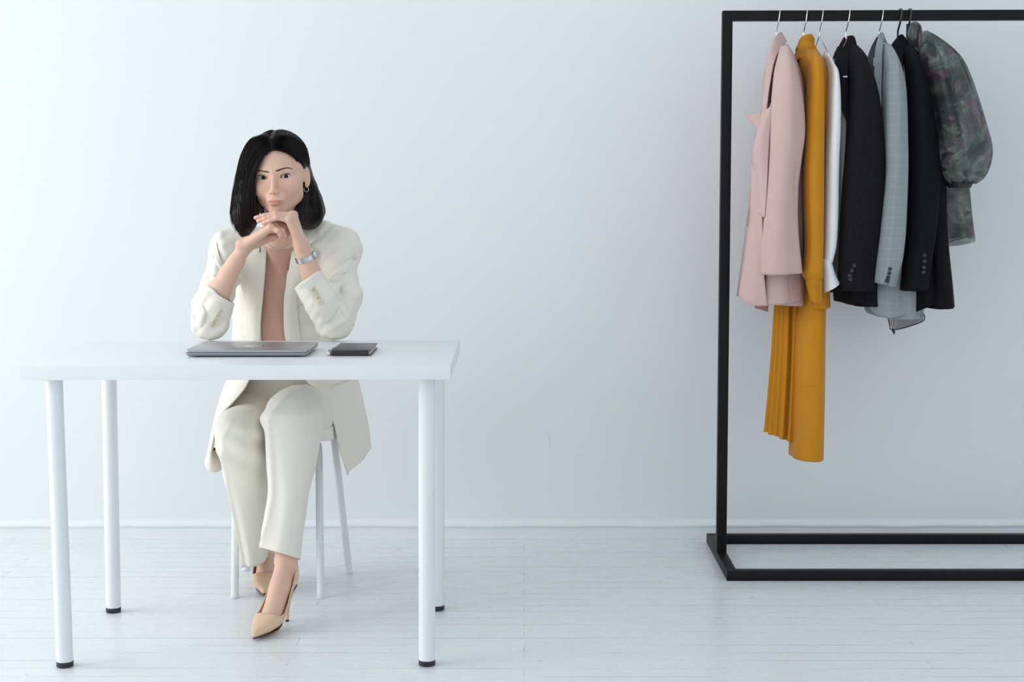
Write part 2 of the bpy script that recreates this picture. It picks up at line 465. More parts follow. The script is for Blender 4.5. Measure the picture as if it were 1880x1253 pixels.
# ================================================================ notebook
M_cover = plain('black_leatherette', (.022, .022, .024, 1), .34, var=.1, vscale=400, bump=.12)
M_pages = plain('paper_edges', (.62, .58, .57, 1), .8, var=.1, vscale=300)
nx0, nx1, ny0, ny1 = W(608.7, 645, 3.690).x, W(680.5, 645, 3.690).x, 3.690, 3.872
nb = empty('notebook', ((nx0+nx1)/2, (ny0+ny1)/2, .735))
tag(nb, 'small black hardcover notebook lying on the desk to the right of the laptop', 'notebook')
rslab('page_block', (nx0+.003, ny0+.0035, .7372), (nx1-.0035, ny1-.0035, .7475), .003, M_pages, nb, bev=.0004)
rslab('back_cover', (nx0, ny0, .735), (nx1, ny1, .7373), .005, M_cover, nb, bev=.0006)
rslab('front_cover', (nx0, ny0, .7474), (nx1, ny1, .7497), .005, M_cover, nb, bev=.0006)
box('spine', (nx0+.002, ny0-.0002, .7352), (nx1-.0045, ny0+.004, .7495), M_cover, nb, .001)
# ================================================================ pen
M_chrome = plain('chrome', (.72, .72, .74, 1), .14, 1.0)
pen = empty('pen', (nx0-.011, 3.76, .735))
tag(pen, 'dark pen with a chrome clip lying against the left side of the black notebook', 'pen')
px0 = Vector((nx0-.0078, 3.694, .7402)); px1 = Vector((nx0-.0100, 3.832, .7402))
d = (px1-px0)
tube('barrel', [px0+d*.06, px0+d*.5, px0+d*.94], [.0050, .0052, .0042], plain('pen_lacquer', (.03, .03, .035, 1), .22), pen, 20)
tube('cap_ring', [px0+d*.0, px0+d*.012, px0+d*.06], [.0035, .0051, .0051], M_chrome, pen, 20)
tube('tip', [px0+d*.94, px0+d*.985, px0+d*1.0], [.0040, .0018, .0008], M_chrome, pen, 16)
tube('clip', [px0+d*.01+Vector((-.002, 0, .0045)), px0+d*.03+Vector((-.003, 0, .0082)), px0+d*.2+Vector((-.003, 0, .0068)), px0+d*.3+Vector((-.002, 0, .0052))], [.0012, .0016, .0014, .0010], M_chrome, pen, 10)
# ================================================================ stool
M_stool = plain('white_stool_paint', (.78, .80, .81, 1), .4, var=.01)
A, B, Cc, D = WF(431, 1098), WF(589, 1098), WF(641, 1053), WF(452, 1047)
ctr = (A+B+Cc+D)/4
stool = empty('stool', (ctr.x, ctr.y, 0))
tag(stool, 'white round stool with four thin tube legs that the woman sits on', 'stool')
SEATZ = .455
tops = [W(433, 830, 4.28), W(585, 822, 4.28), W(614, 812, 4.47), W(455, 812, 4.49)]
for b, t0 in zip((A, B, Cc, D), tops):
    inw = Vector((ctr.x-t0.x, ctr.y-t0.y, 0)).normalized()
    t1 = Vector((t0.x, t0.y, .395))
    pts = [b+Vector((0, 0, .004)), b+(t1-b)*.5, t1, t1+inw*.008+Vector((0, 0, .022)), t1+inw*.026+Vector((0, 0, .038)), t1+inw*.055+Vector((0, 0, .042))]
    lg = tube('leg', catmull([list(p) for p in pts], 5), .0108, M_stool, stool, 20)
    lathe('leg_foot', [(.0105, 0), (.0118, .001), (.0118, .006), (.0108, .007)], b, M_stool, lg, 20)
lathe('seat', [(.02, SEATZ-.018), (.155, SEATZ-.018), (.163, SEATZ-.014), (.165, SEATZ-.007), (.162, SEATZ-.001), (.15, SEATZ)], (ctr.x, ctr.y+.02, 0), M_stool, stool, 64)
# ================================================================ clothes rack
M_rack = plain('black_powder_coat', (.0055, .0055, .0065, 1), .48, spec=.2, var=.1, vscale=300)
RX0, RX1, RYF, RYB, RZ = .5936, 2.05, 4.3533, 4.8511, 1.6729
RYC = (RYF+RYB)/2; q = .030
rack = empty('clothes_rack', ((RX0+RX1)/2, RYC, 0))
tag(rack, 'black square-tube metal clothes rack standing by the white wall', 'clothes rack')
box('base_front_bar', (RX0, RYF, 0), (RX1, RYF+q, q), M_rack, rack, .002)
box('base_rear_bar', (RX0, RYB-q, 0), (RX1, RYB, q), M_rack, rack, .002)
for x in (RX0, RX1-q):
    box('base_side_bar', (x, RYF+q-.001, 0), (x+q, RYB-q+.001, q), M_rack, rack, .002)
    box('post', (x, RYC-q/2, q-.001), (x+q, RYC+q/2, RZ-q+.001), M_rack, rack, .002)
box('top_rail', (RX0, RYC-q/2, RZ-q), (RX1, RYC+q/2, RZ), M_rack, rack, .0025)
# ================================================================ garments on the rack
M_pink = fabric('pink_wool', srgb(201, 170, 165), .8, .2, 700)
M_pinkin = fabric('pink_lining', srgb(150, 112, 104), .6, .1, 900)
M_must = fabric('mustard_crepe', srgb(196, 130, 18), .62, .08, 900, wr=(-.12, .08))
M_white = fabric('white_shirting', (.80, .82, .82, 1), .65, .1, 900, wr=(-.03, .02))
M_blk1 = fabric('black_pinstripe_wool', (.0085, .008, .0095, 1), .85, .0, 800, stripes=((.022, .021, .025, 1), .0065, .22), spec=.12)
M_grey = fabric('grey_check_wool', srgb(132, 140, 142), .8, .15, 800, check=(srgb(156, 164, 166), .0042))
M_greyin = fabric('dark_lining', (.03, .034, .036, 1), .4, 0, 900)
M_blk2 = fabric('black_wool', (.0065, .0065, .008, 1), .85, .0, 800, spec=.12)
M_btn = plain('black_horn_button', (.012, .012, .014, 1), .18)
M_silver = plain('hanger_steel', (.75, .77, .78, 1), .2, 1.0)
M_blkwire = plain('black_hanger_coat', (.02, .022, .025, 1), .35)
M_woodw = plain('white_hanger_plastic', (.82, .84, .85, 1), .35)
def organza():
    t = NT('floral_organza'); v = t.coords((1, .55, 1))
    n1 = t.noise(v, 11, 4, .6, 1.0); n2 = t.noise(t.coords((1.3, .6, .8)), 12, 3, .5, 1.6); n3 = t.noise(v, 40, 3, .6, 1.2); n4 = t.noise(v, 19, 3, .5, 1.4)
    c = t.ramp(n1.outputs['Fac'], [(.32, srgb(30, 36, 36)), (.46, srgb(66, 76, 72)), (.56, srgb(112, 124, 116)), (.68, srgb(158, 170, 160))])
    pet = t.ramp(n2.outputs['Fac'], [(.52, (0, 0, 0, 1)), (.60, (.8, .8, .8, 1))])
    c = t.mix(pet, c, t.mix(n3.outputs['Fac'], srgb(58, 34, 48), srgb(150, 112, 132)))
    lf = t.ramp(n4.outputs['Fac'], [(.55, (0, 0, 0, 1)), (.60, (.7, .7, .7, 1))])
    c = t.mix(lf, c, srgb(38, 46, 44))
    t.set(Base_Color=c, Roughness=.5)
    t.b.inputs['Specular IOR Level'].default_value = .35
    tr = t.n('BsdfTransparent'); tl = t.n('BsdfTranslucent'); t.l(c, tl.inputs['Color'])
    m1 = t.n('MixShader'); m1.inputs[0].default_value = .25; t.l(t.b.outputs[0], m1.inputs[1]); t.l(tl.outputs[0], m1.inputs[2])
    m2 = t.n('MixShader'); a = t.math('ADD', t.math('MULTIPLY', n1.outputs['Fac'], -.25), .83)
    t.l(a, m2.inputs[0]); t.l(tr.outputs[0], m2.inputs[1]); t.l(m1.outputs[0], m2.inputs[2])
    t.l(m2.outputs[0], t.out.inputs[0])
    return t.m
M_org = organza()
M_orghem = plain('organza_rolled_hem', (.02, .024, .024, 1), .6)
RYM = RYC
def R(py, xl, xr, Y, b, ta=0.0, tb=0.0):
    p, q = W(xl, py, Y), W(xr, py, Y)
    return ((p.x+q.x)/2, Y, (p.z+q.z)/2, (q.x-p.x)/2, b, 0.0, ta, tb)
def Ps(rows): return [[W(*p) for p in r] for r in rows]
def hanger(label, hx, neck_y, mat, wire, bar_mat=None, half=.165, drop=.135, barr=.006, lo=.045):
    """hook over the rail, neck down to neck_y, arms sloping to both shoulders along the depth"""
    top = W(hx, 17, RYM); x = top.x; zt = RZ
    nz = W(hx, neck_y, RYM).z
    h = empty('coat_hanger', (x, RYM, nz))
    tag(h, label, 'hanger', 'hangers on the rack rail')
    r = .0215
    pts = [(x, RYM+.024, zt-.016), (x, RYM+.0225, zt-.004)]
    for k in range(9):
        a = math.radians(30+120*k/8); pts.append((x, RYM+r*1.04*math.cos(a)*1.02, zt+wire-.0112+r*.52*math.sin(a)+.0005))
    pts += [(x-.001, RYM-.0225, zt-.010), (x-.002, RYM-.0222, zt-.022), (x-.004, RYM-.019, zt-.036), (x-.005, RYM-.009, zt-.048), (x-.006, RYM-.001, zt-.060), (x-.006, RYM, nz), (x-.006, RYM, nz-lo+.002)]
    tube('hook', catmull([list(p) for p in pts], 3), wire, mat, h, 12)
    bm_ = bar_mat or mat
    xn = x-.006; nz -= lo; drop -= lo*.6
    arm = [(xn, RYM-half, nz-drop), (xn, RYM-half*.6, nz-drop*.55), (xn, RYM-half*.2, nz-.016), (xn, RYM, nz), (xn, RYM+half*.2, nz-.016), (xn, RYM+half*.6, nz-drop*.55), (xn, RYM+half, nz-drop)]
    tube('shoulder_bar', catmull([list(p) for p in arm], 5), barr, bm_, h, 14)
    tube('trouser_bar', [(xn, RYM-half+.002, nz-drop-.002), (xn, RYM, nz-drop-.006), (xn, RYM+half-.002, nz-drop-.002)], barr*.7, bm_, h, 10)
    return h
hanger('thin steel hook hanger holding the pink blazer, nearest the left post', 1430, 62, M_silver, .0017, M_woodw)
hanger('thin steel hook hanger holding the mustard dress', 1480, 66, M_silver, .0017, M_woodw)
hanger('thin steel wire hanger with bare sloping arms above the white shirt', 1509, 66, M_silver, .0014, M_silver, .17, .085, .0016, 0)
hanger('thin steel hook hanger holding the black pinstripe blazer', 1558, 66, M_silver, .0017, M_woodw)
hanger('thin steel hook hanger holding the grey checked blazer', 1619, 62, M_silver, .0015, M_woodw)
hanger('black thick hook hanger holding the plain black blazer', 1653, 64, M_blkwire, .0030, M_blkwire)
hanger('black thick hook hanger holding the sheer floral blouse', 1670, 44, M_blkwire, .0030, M_blkwire, .16)

def buttons(parent, pts, mat, r=.0062, name='button', d=(0, -1, .0)):
    for (px, py, Y) in pts:
        p = W(px, py, Y)
        lathe(name, [(r*.3, .0022), (r*.75, .0030), (r, .0022), (r, .0006), (r*.8, 0)][::-1], p, mat, parent, 18, d)
def seam(name, pts, mat, parent, r=.0009):
    return tube(name, catmull([list(W(*p)) for p in pts], 4), r, mat, parent, 8)
def bf(py): return float(np.interp(py, [60, 84, 104, 140, 200, 300], [4.555, 4.53, 4.47, 4.42, 4.402, 4.405]))
def PB(rows, off=0.0): return [[W(x, y, bf(y)-off) for x, y in r] for r in rows]
LAB = dict(group='garments hanging on the rack')
def garment(name, label, cat, px, py):
    p = W(px, py, RYM)
    g = empty(name, (p.x, RYM, p.z)); tag(g, label, cat, LAB['group']); return g

# ---- pink blazer
g = garment('blazer', 'dusty pink blazer with wide lapels hanging nearest the left post', 'blazer', 1435, 62)
ringloft('jacket_body', [R(84, 1424, 1444, 4.60, .05), R(104, 1414, 1452, 4.60, .11), R(140, 1406, 1462, 4.60, .165), R(190, 1404, 1470, 4.60, .185), R(250, 1396, 1472, 4.60, .185),
    R(300, 1388, 1470, 4.60, .18), R(390, 1377, 1470, 4.59, .175), R(480, 1366, 1470, 4.59, .18), R(550, 1357, 1470, 4.585, .185)], M_pink, g, 96, 10,
    folds_fn(3, .009, (3, 5, 8), 1.3, .2), p=2.4, hem=lambda th: .010*np.cos(th-2.6))
ringloft('sleeve', [R(86, 1432, 1446, 4.53, .05), R(104, 1428, 1452, 4.49, .075), R(130, 1422, 1461, 4.455, .085), R(165, 1418, 1470, 4.425, .075), R(210, 1414.5, 1476, 4.405, .062), R(250, 1413, 1477, 4.395, .056),
    R(290, 1411, 1472, 4.392, .052), R(340, 1408, 1466, 4.388, .05), R(400, 1403, 1465, 4.382, .05), R(450, 1399, 1469, 4.378, .05), R(503, 1397.5, 1475, 4.374, .049, .04)], M_pink, g, 80, 10,
    folds_fn(12, .0085, (2, 3, 5, 7), 1.0, .5, .30))
ringloft('sleeve', [R(100, 1424, 1446, 4.70, .07), R(140, 1412, 1460, 4.76, .07), R(210, 1408, 1466, 4.80, .055), R(300, 1404, 1462, 4.81, .05), R(400, 1396, 1456, 4.815, .05), R(500, 1390, 1460, 4.82, .05)], M_pink, g, 60, 8, folds_fn(2, .006, (2, 3, 4)))
# folded collar running into the long lapel of the near side
sheet('collar', Ps([[(1436, 72, 4.64), (1434, 58.5, 4.60), (1444, 76, 4.565)],
                    [(1424, 84, 4.63), (1421, 72, 4.56), (1430, 94, 4.515)],
                    [(1412, 116, 4.60), (1411, 104, 4.52), (1420, 120, 4.475)],
                    [(1405, 160, 4.58), (1404, 152, 4.485), (1412, 164, 4.445)],
                    [(1400, 208, 4.56), (1400, 204, 4.46), (1407, 203, 4.43)]]), M_pink, g, 8, 8, .003)
sheet('lapel', Ps([[(1399.5, 200, 4.435), (1412, 198, 4.412), (1417, 186, 4.408)],
                   [(1393, 232, 4.425), (1404, 224, 4.400), (1415, 222, 4.395)],
                   [(1383, 270, 4.43), (1394, 262, 4.395), (1412, 262, 4.385)],
                   [(1381, 292, 4.44), (1394, 296, 4.395), (1410, 300, 4.382)],
                   [(1389, 330, 4.45), (1396, 338, 4.40), (1408, 345, 4.38)],
                   [(1392, 388, 4.45), (1396, 395, 4.40), (1404, 400, 4.375)]]), M_pink, g, 8, 8, .002)
sheet('lapel', Ps([[(1398, 206, 4.47), (1397, 222, 4.47), (1393, 240, 4.46)],
                   [(1383, 210, 4.50), (1383, 220, 4.50), (1386, 232, 4.49)],
                   [(1369, 211, 4.53), (1371, 214, 4.53), (1378, 222, 4.52)]]), M_pink, g, 6, 6, .003)
sheet('front_panel', Ps([[(1380, 296, 4.47), (1390, 320, 4.43), (1400, 380, 4.405)],
                         [(1377, 385, 4.47), (1388, 400, 4.43), (1400, 430, 4.40)],
                         [(1368, 470, 4.47), (1384, 470, 4.42), (1402, 490, 4.395)],
                         [(1357, 538, 4.47), (1380, 551, 4.42), (1408, 555, 4.395)],
                         [(1358, 543, 4.48), (1382, 560, 4.43), (1410, 561, 4.41)]]), M_pink, g, 8, 8, .002)
sheet('back_panel', Ps([[(1408, 470, 4.41), (1440, 470, 4.40), (1470, 470, 4.43)], [(1406, 520, 4.405), (1440, 520, 4.395), (1471, 520, 4.425)], [(1405, 561, 4.40), (1440, 558, 4.39), (1471, 553, 4.42)]]), M_pink, g, 8, 10, .002)
sheet('lining', Ps([[(1385, 555, 4.50), (1400, 556, 4.47), (1411, 556, 4.46)], [(1386, 566, 4.50), (1400, 570, 4.47), (1410, 573, 4.46)]]), M_pinkin, g, 4, 4, .001)
seam('sleeve_seam', [(1466, 215, 4.352), (1461, 270, 4.347), (1460, 330, 4.345), (1463, 400, 4.342)], M_pink, g)
seam('vent_seam', [(1447, 508, 4.386), (1448, 530, 4.385), (1451, 553, 4.384)], M_pinkin, g, .0006)
seam('pocket_edge', [(1376, 384, 4.462), (1374, 400, 4.462), (1372, 416, 4.463)], M_pinkin, g, .0012)

# ---- mustard dress
g = garment('dress', 'long mustard yellow dress with smocked neck and gathered cuffs', 'dress', 1481, 68)
def ruf(amp, k, seed):
    r = random.Random(seed); ph = r.uniform(0, 6)
    return lambda th, t: amp*(np.sin(k*th+ph)+.5*np.sin((k*2+3)*th+2*ph))*(.4+.6*np.abs(np.sin(t*9+ph)))
ringloft('neck_band', [R(67.5, 1474, 1489, 4.585, .05), R(72, 1471, 1491, 4.585, .06), R(80, 1468, 1491.5, 4.58, .066), R(88, 1464, 1493, 4.575, .075), R(95, 1464, 1497, 4.57, .08), R(103, 1459, 1501, 4.565, .09), R(108, 1458, 1503, 4.56, .095)], M_must, g, 180, 8, ruf(.0022, 34, 2))
ringloft('frill', [R(66, 1475, 1488, 4.585, .048), R(69, 1472.5, 1490.5, 4.585, .056), R(72, 1473, 1490, 4.585, .055)], M_must, g, 160, 4, ruf(.0015, 30, 6))
ringloft('frill', [R(104, 1461, 1500, 4.565, .09), R(109, 1456, 1504, 4.56, .100), R(113, 1458, 1503, 4.56, .098)], M_must, g, 160, 4, ruf(.003, 22, 5))
ringloft('bodice', [R(92, 1470, 1494, 4.575, .07), R(110, 1462, 1502, 4.565, .13), R(130, 1461, 1508, 4.57, .16), R(160, 1463, 1513, 4.58, .175), R(200, 1468, 1513, 4.585, .175), R(300, 1472, 1510, 4.585, .165), R(420, 1470, 1508, 4.58, .16), R(520, 1466, 1510, 4.57, .165), R(560, 1464, 1511, 4.565, .17)], M_must, g, 100, 10, folds_fn(8, .008, (3, 5, 9), .8, .3, .3), p=2.3)
ringloft('sleeve', [R(98, 1483, 1497, 4.51, .06), R(110, 1483, 1503, 4.475, .075), R(126, 1483, 1507, 4.445, .075), R(150, 1483, 1509.5, 4.425, .065), R(190, 1481, 1511.5, 4.41, .056), R(250, 1478.5, 1512, 4.402, .05), R(310, 1477, 1511.5, 4.395, .05), R(380, 1477.5, 1511, 4.392, .05),
    R(440, 1479.5, 1510, 4.39, .05), R(480, 1477, 1509, 4.388, .052), R(496, 1474.5, 1508.5, 4.386, .054), R(506, 1475.5, 1508, 4.385, .05), R(512, 1480, 1507.5, 4.384, .043)], M_must, g, 110, 10, folds_fn(21, .005, (2, 3, 5, 11), 2.2, .25, .12))
ringloft('cuff', [R(510, 1480, 1507.5, 4.384, .042), R(515, 1480, 1507.8, 4.383, .042), R(535, 1485, 1507.5, 4.381, .038), R(552, 1489, 1507, 4.380, .034, -.3), R(556, 1490, 1506.5, 4.380, .033, -.4)], M_must, g, 120, 8, ruf(.0012, 26, 3))
ringloft('sleeve', [R(105, 1484, 1504, 4.68, .06), R(130, 1488, 1512, 4.74, .07), R(200, 1486, 1514, 4.78, .055), R(320, 1482, 1512, 4.79, .05), R(480, 1480, 1510, 4.79, .05)], M_must, g, 60, 8, folds_fn(31, .006))
ringloft('skirt', [R(500, 1436, 1476, 4.57, .045), R(560, 1427, 1478, 4.57, .055), R(640, 1423, 1478, 4.568, .06), R(720, 1417, 1477, 4.565, .065), R(780, 1412, 1475, 4.562, .07), R(804, 1410, 1473, 4.56, .072)], M_must, g, 220, 10,
    folds_fn(17, .016, (11, 17, 25), .6, .04, .55, 1.1), p=2.0, hem=lambda th: -.018*np.cos(th))
ringloft('skirt', [R(480, 1470, 1508, 4.52, .085), R(560, 1465, 1513, 4.51, .095), R(606, 1461.5, 1512.5, 4.505, .10), R(704, 1458, 1512, 4.50, .10), R(790, 1455.5, 1510.5, 4.495, .10), R(838, 1453, 1509.5, 4.49, .10)], M_must, g, 120, 10, folds_fn(5, .005, (3, 5, 9), .8, .2, .5), p=2.3)
seam('hem_stitch', [(1457.5, 711, 4.40), (1470, 710, 4.392), (1490, 710, 4.392), (1510, 711, 4.41)], M_must, g, .0007)

# ---- white shirt
g = garment('shirt', 'white long-sleeved shirt on a bare wire hanger beside the mustard dress', 'shirt', 1517, 96)
ringloft('shirt_body', [R(104, 1511, 1521, 4.52, .03), R(118, 1507, 1528, 4.54, .08), R(134, 1509, 1536, 4.57, .12), R(170, 1514, 1541, 4.59, .15), R(230, 1516, 1547, 4.60, .155), R(258, 1516, 1550, 4.60, .155), R(300, 1516, 1546, 4.60, .155), R(400, 1514, 1541, 4.60, .155), R(520, 1512, 1538, 4.60, .155)], M_white, g, 80, 8, folds_fn(9, .006, (2, 3, 5)), p=2.3)
ringloft('sleeve', [R(96, 1515, 1519, 4.50, .012), R(104, 1516, 1522, 4.475, .03), R(120, 1519.5, 1529, 4.45, .05), R(136, 1521.5, 1536.5, 4.43, .056), R(180, 1520, 1541, 4.415, .053), R(240, 1518, 1541, 4.41, .05), R(290, 1514.5, 1539, 4.407, .047), R(340, 1513, 1538, 4.405, .045), R(400, 1511, 1537, 4.402, .045), R(450, 1509.5, 1534, 4.40, .043), R(482, 1507.5, 1527, 4.398, .038)], M_white, g, 70, 10, folds_fn(14, .0035, (2, 3, 5), 1, .5, .4))
ringloft('cuff', [R(478, 1507, 1525.5, 4.397, .036, .0), R(482, 1506.5, 1526, 4.397, .037, .1), R(505, 1508.5, 1532, 4.394, .037, .25), R(526, 1510.5, 1539.5, 4.392, .037, .55), R(529, 1511, 1539.5, 4.392, .037, .58)], M_white, g, 60, 8)
ringloft('sleeve', [R(110, 1520, 1530, 4.66, .05), R(150, 1526, 1544, 4.74, .05), R(255, 1535, 1552, 4.72, .045), R(330, 1528, 1542, 4.74, .04), R(480, 1520, 1536, 4.75, .04)], M_white, g, 50, 8, folds_fn(4, .003))
sheet('collar', Ps([[(1514, 94, 4.53), (1517, 97, 4.50), (1521, 104, 4.48)], [(1509, 112, 4.55), (1513, 114, 4.50), (1519, 117, 4.465)], [(1506, 124, 4.56), (1510, 128, 4.50), (1517, 132, 4.455)]]), M_white, g, 6, 6, .002)
seam('cuff_seam', [(1507.5, 479, 4.365), (1514, 478, 4.36), (1525, 476, 4.37)], M_white, g, .0009)

def suit(label, cx, cy, mat, lin, body, sleeve, far, collar, lapel, name='blazer'):
    g = garment(name, label, 'blazer', cx, cy)
    ringloft('jacket_body', body, mat, g, 96, 10, folds_fn(cx, .009, (3, 5, 8), 1.2, .2), p=2.4)
    ringloft('sleeve', sleeve, mat, g, 84, 10, folds_fn(cx+5, .0080, (2, 3, 5, 7), 1.0, .6, .35))
    ringloft('sleeve', far, mat, g, 60, 8, folds_fn(cx+9, .006, (2, 3, 4)))
    for c in collar: sheet('collar', Ps(c), mat, g, 7, 7, .003)
    for l in lapel: sheet('lapel', PB([[(q[0], q[1]) for q in row] for row in l], .004), mat, g, 7, 7, .003)
    return g
# ---- black pinstripe blazer
g = suit('black pinstripe blazer between the white shirt and the grey blazer', 1558, 68, M_blk1, M_greyin,
    [R(84, 1541, 1570, 4.60, .06), R(104, 1536, 1582, 4.60, .12), R(140, 1536, 1595, 4.60, .17), R(200, 1540, 1602, 4.60, .185), R(300, 1542, 1606, 4.60, .18), R(420, 1540, 1606, 4.595, .175), R(520, 1542, 1604, 4.59, .18), R(556, 1545, 1604, 4.585, .18)],
    [R(90, 1558, 1574, 4.53, .05), R(104, 1558, 1583, 4.49, .07), R(125, 1559, 1594, 4.455, .08), R(155, 1559, 1605, 4.43, .074), R(200, 1557, 1614, 4.415, .064), R(250, 1555, 1619, 4.41, .057), R(300, 1552, 1621, 4.405, .055), R(350, 1548, 1620, 4.402, .054), R(420, 1543.5, 1612, 4.398, .052), R(480, 1541, 1604, 4.396, .051), R(534, 1539, 1600, 4.394, .05, -.03)],
    [R(104, 1545, 1576, 4.70, .07), R(150, 1545, 1596, 4.77, .07), R(300, 1538, 1598, 4.80, .055), R(450, 1526, 1585, 4.80, .05), R(536, 1516, 1580, 4.79, .05)],
    [[[(1545, 78, 4.66), (1549, 70, 4.62), (1553, 84, 4.59)], [(1563, 74, 4.64), (1567, 67, 4.59), (1570, 86, 4.545)], [(1568, 88, 4.60), (1573, 90, 4.55), (1576, 100, 4.52)]]],
    [[[(1547, 72), (1553, 72), (1562, 84)], [(1539, 88), (1546, 92), (1558, 104)], [(1534, 108), (1543, 116), (1557, 132)], [(1533, 125), (1543, 150), (1556, 170)], [(1538, 170), (1545, 200), (1555, 225)]]])
buttons(g, [(1568, 488, 4.345), (1563.5, 497, 4.344), (1559.5, 506, 4.343), (1561, 513, 4.342)], M_btn, .0060)
sheet('front_panel', Ps([[(1545, 500, 4.44), (1570, 500, 4.415), (1603, 500, 4.43)], [(1545, 530, 4.435), (1570, 530, 4.41), (1603, 530, 4.425)], [(1549, 556, 4.43), (1572, 556.5, 4.405), (1603, 553, 4.42)]]), M_blk1, g, 6, 8, .002)
box('neck_label', W(1548, 142, 4.405), W(1556, 139.5, 4.404)+Vector((0, .001, 0)), M_white, g, 0)
seam('hanger_loop', [(1556, 66, 4.55), (1553, 76, 4.525), (1548, 86, 4.50)], M_pinkin, g, .0012)
# ---- grey checked blazer
g = suit('grey checked blazer with dark lining between the two black blazers', 1617, 62, M_grey, M_greyin,
    [R(84, 1604, 1630, 4.60, .06), R(104, 1600, 1640, 4.60, .12), R(140, 1598, 1652, 4.60, .17), R(200, 1600, 1660, 4.60, .185), R(300, 1600, 1664, 4.60, .18), R(420, 1596, 1672, 4.595, .175), R(520, 1594, 1676, 4.59, .18), R(566, 1598, 1677, 4.585, .175), R(579, 1604, 1677, 4.583, .17)],
    [R(84, 1620, 1632, 4.54, .045), R(100, 1620, 1640, 4.50, .07), R(122, 1620, 1649, 4.46, .08), R(155, 1617, 1659, 4.43, .072), R(200, 1619, 1663.5, 4.412, .06), R(250, 1621, 1665, 4.402, .053), R(310, 1622, 1666, 4.396, .05), R(380, 1616, 1664, 4.392, .05), R(440, 1610.5, 1661, 4.388, .049), R(490, 1605, 1653, 4.384, .047), R(522, 1602.5, 1634, 4.382, .036, -.22)],
    [R(104, 1605, 1636, 4.70, .07), R(150, 1604, 1650, 4.77, .07), R(300, 1600, 1656, 4.80, .055), R(450, 1585, 1640, 4.80, .05), R(558, 1572, 1622, 4.79, .05)],
    [[[(1611, 74, 4.65), (1613, 63, 4.61), (1616, 78, 4.57)], [(1617, 66, 4.62), (1621, 60.5, 4.58), (1627.5, 79, 4.54)], [(1620, 74, 4.60), (1624, 74, 4.56), (1628.5, 82, 4.53)]],], [])
sheet('lining', PB([[(1609, 69), (1612, 68), (1615, 72)], [(1598, 90), (1603, 90), (1608, 92)], [(1593, 118), (1599, 118), (1606, 118)], [(1592.5, 150), (1599, 152), (1605.5, 155)], [(1596, 190), (1600, 196), (1606, 205)]]), M_greyin, g, 6, 6, .003)
sheet('lapel', PB([[(1613, 66), (1617, 64), (1622, 72)], [(1607, 92), (1611, 94), (1620, 98)], [(1605.5, 118), (1610, 122), (1619, 130)], [(1605, 152), (1609, 158), (1618, 170)], [(1606, 200), (1610, 208), (1618, 220)]], .004), M_grey, g, 7, 7, .003)
box('neck_label', W(1603.0, 121, 4.437), W(1606.0, 106, 4.435)+Vector((0, .001, 0)), M_grey, g, 0)
buttons(g, [(1633.5, 494, 4.334), (1632.5, 502, 4.335), (1630.5, 510, 4.336), (1628.5, 516, 4.338)], M_btn, .0056)
sheet('front_panel', Ps([[(1596, 500, 4.44), (1630, 500, 4.405), (1676, 500, 4.43)], [(1593, 540, 4.435), (1630, 540, 4.40), (1676, 545, 4.425)], [(1594, 561, 4.43), (1630, 565, 4.398), (1676, 565, 4.42)], [(1606, 578, 4.43), (1634, 584, 4.397), (1676, 574, 4.42)]]), M_grey, g, 8, 10, .002)
sheet('sleeve_fold', Ps([[(1660, 410, 4.375), (1650, 430, 4.355), (1645, 445, 4.345)], [(1658, 450, 4.37), (1646, 470, 4.348), (1640, 478, 4.338)], [(1652, 500, 4.372), (1641, 505, 4.350), (1635, 505, 4.338)], [(1644, 528, 4.375), (1636, 527, 4.355), (1631, 526, 4.345)]]), M_grey, g, 6, 6, .002)
# ---- plain black blazer
g = suit('plain black blazer between the grey blazer and the sheer floral blouse', 1653, 66, M_blk2, M_greyin,
    [R(86, 1642, 1668, 4.60, .06), R(104, 1638, 1680, 4.60, .12), R(140, 1644, 1696, 4.60, .17), R(200, 1656, 1710, 4.60, .185), R(300, 1664, 1722, 4.60, .18), R(420, 1670, 1726, 4.595, .175), R(520, 1672, 1735, 4.59, .18), R(560, 1674, 1738, 4.585, .18)],
    [R(86, 1656, 1672, 4.54, .05), R(102, 1657, 1682, 4.50, .07), R(125, 1659, 1692, 4.465, .08), R(160, 1661, 1704, 4.44, .074), R(200, 1664, 1712, 4.425, .064), R(250, 1667, 1721, 4.418, .057), R(300, 1668.5, 1726, 4.414, .054), R(350, 1669.5, 1726, 4.41, .053), R(420, 1667, 1720, 4.406, .052), R(480, 1660, 1711, 4.402, .051), R(533, 1655, 1705, 4.40, .05, .03)],
    [R(104, 1644, 1676, 4.70, .07), R(150, 1650, 1698, 4.77, .07), R(300, 1660, 1714, 4.80, .055), R(450, 1664, 1720, 4.80, .05), R(530, 1666, 1722, 4.79, .05)],
    [[[(1640, 86, 4.66), (1644, 74, 4.62), (1650, 92, 4.57)], [(1650, 74, 4.64), (1656, 64, 4.59), (1664, 84, 4.55)], [(1660, 78, 4.62), (1666, 78, 4.57), (1670, 90, 4.53)]]],
    [[[(1644, 72), (1650, 70), (1662, 84)], [(1636, 84), (1645, 90), (1658, 106)], [(1633, 92), (1644, 108), (1659, 130)], [(1640, 118), (1650, 140), (1660, 160)]]])
buttons(g, [(1697, 469, 4.350), (1697, 480, 4.349), (1696, 491, 4.348), (1695.5, 500, 4.348)], M_btn, .0060)
sheet('front_panel', Ps([[(1674, 480, 4.44), (1700, 480, 4.42), (1731, 480, 4.44)], [(1675, 530, 4.435), (1704, 530, 4.415), (1736, 530, 4.435)], [(1676, 575, 4.43), (1708, 563, 4.41), (1738, 549, 4.43)]]), M_blk2, g, 8, 10, .002)
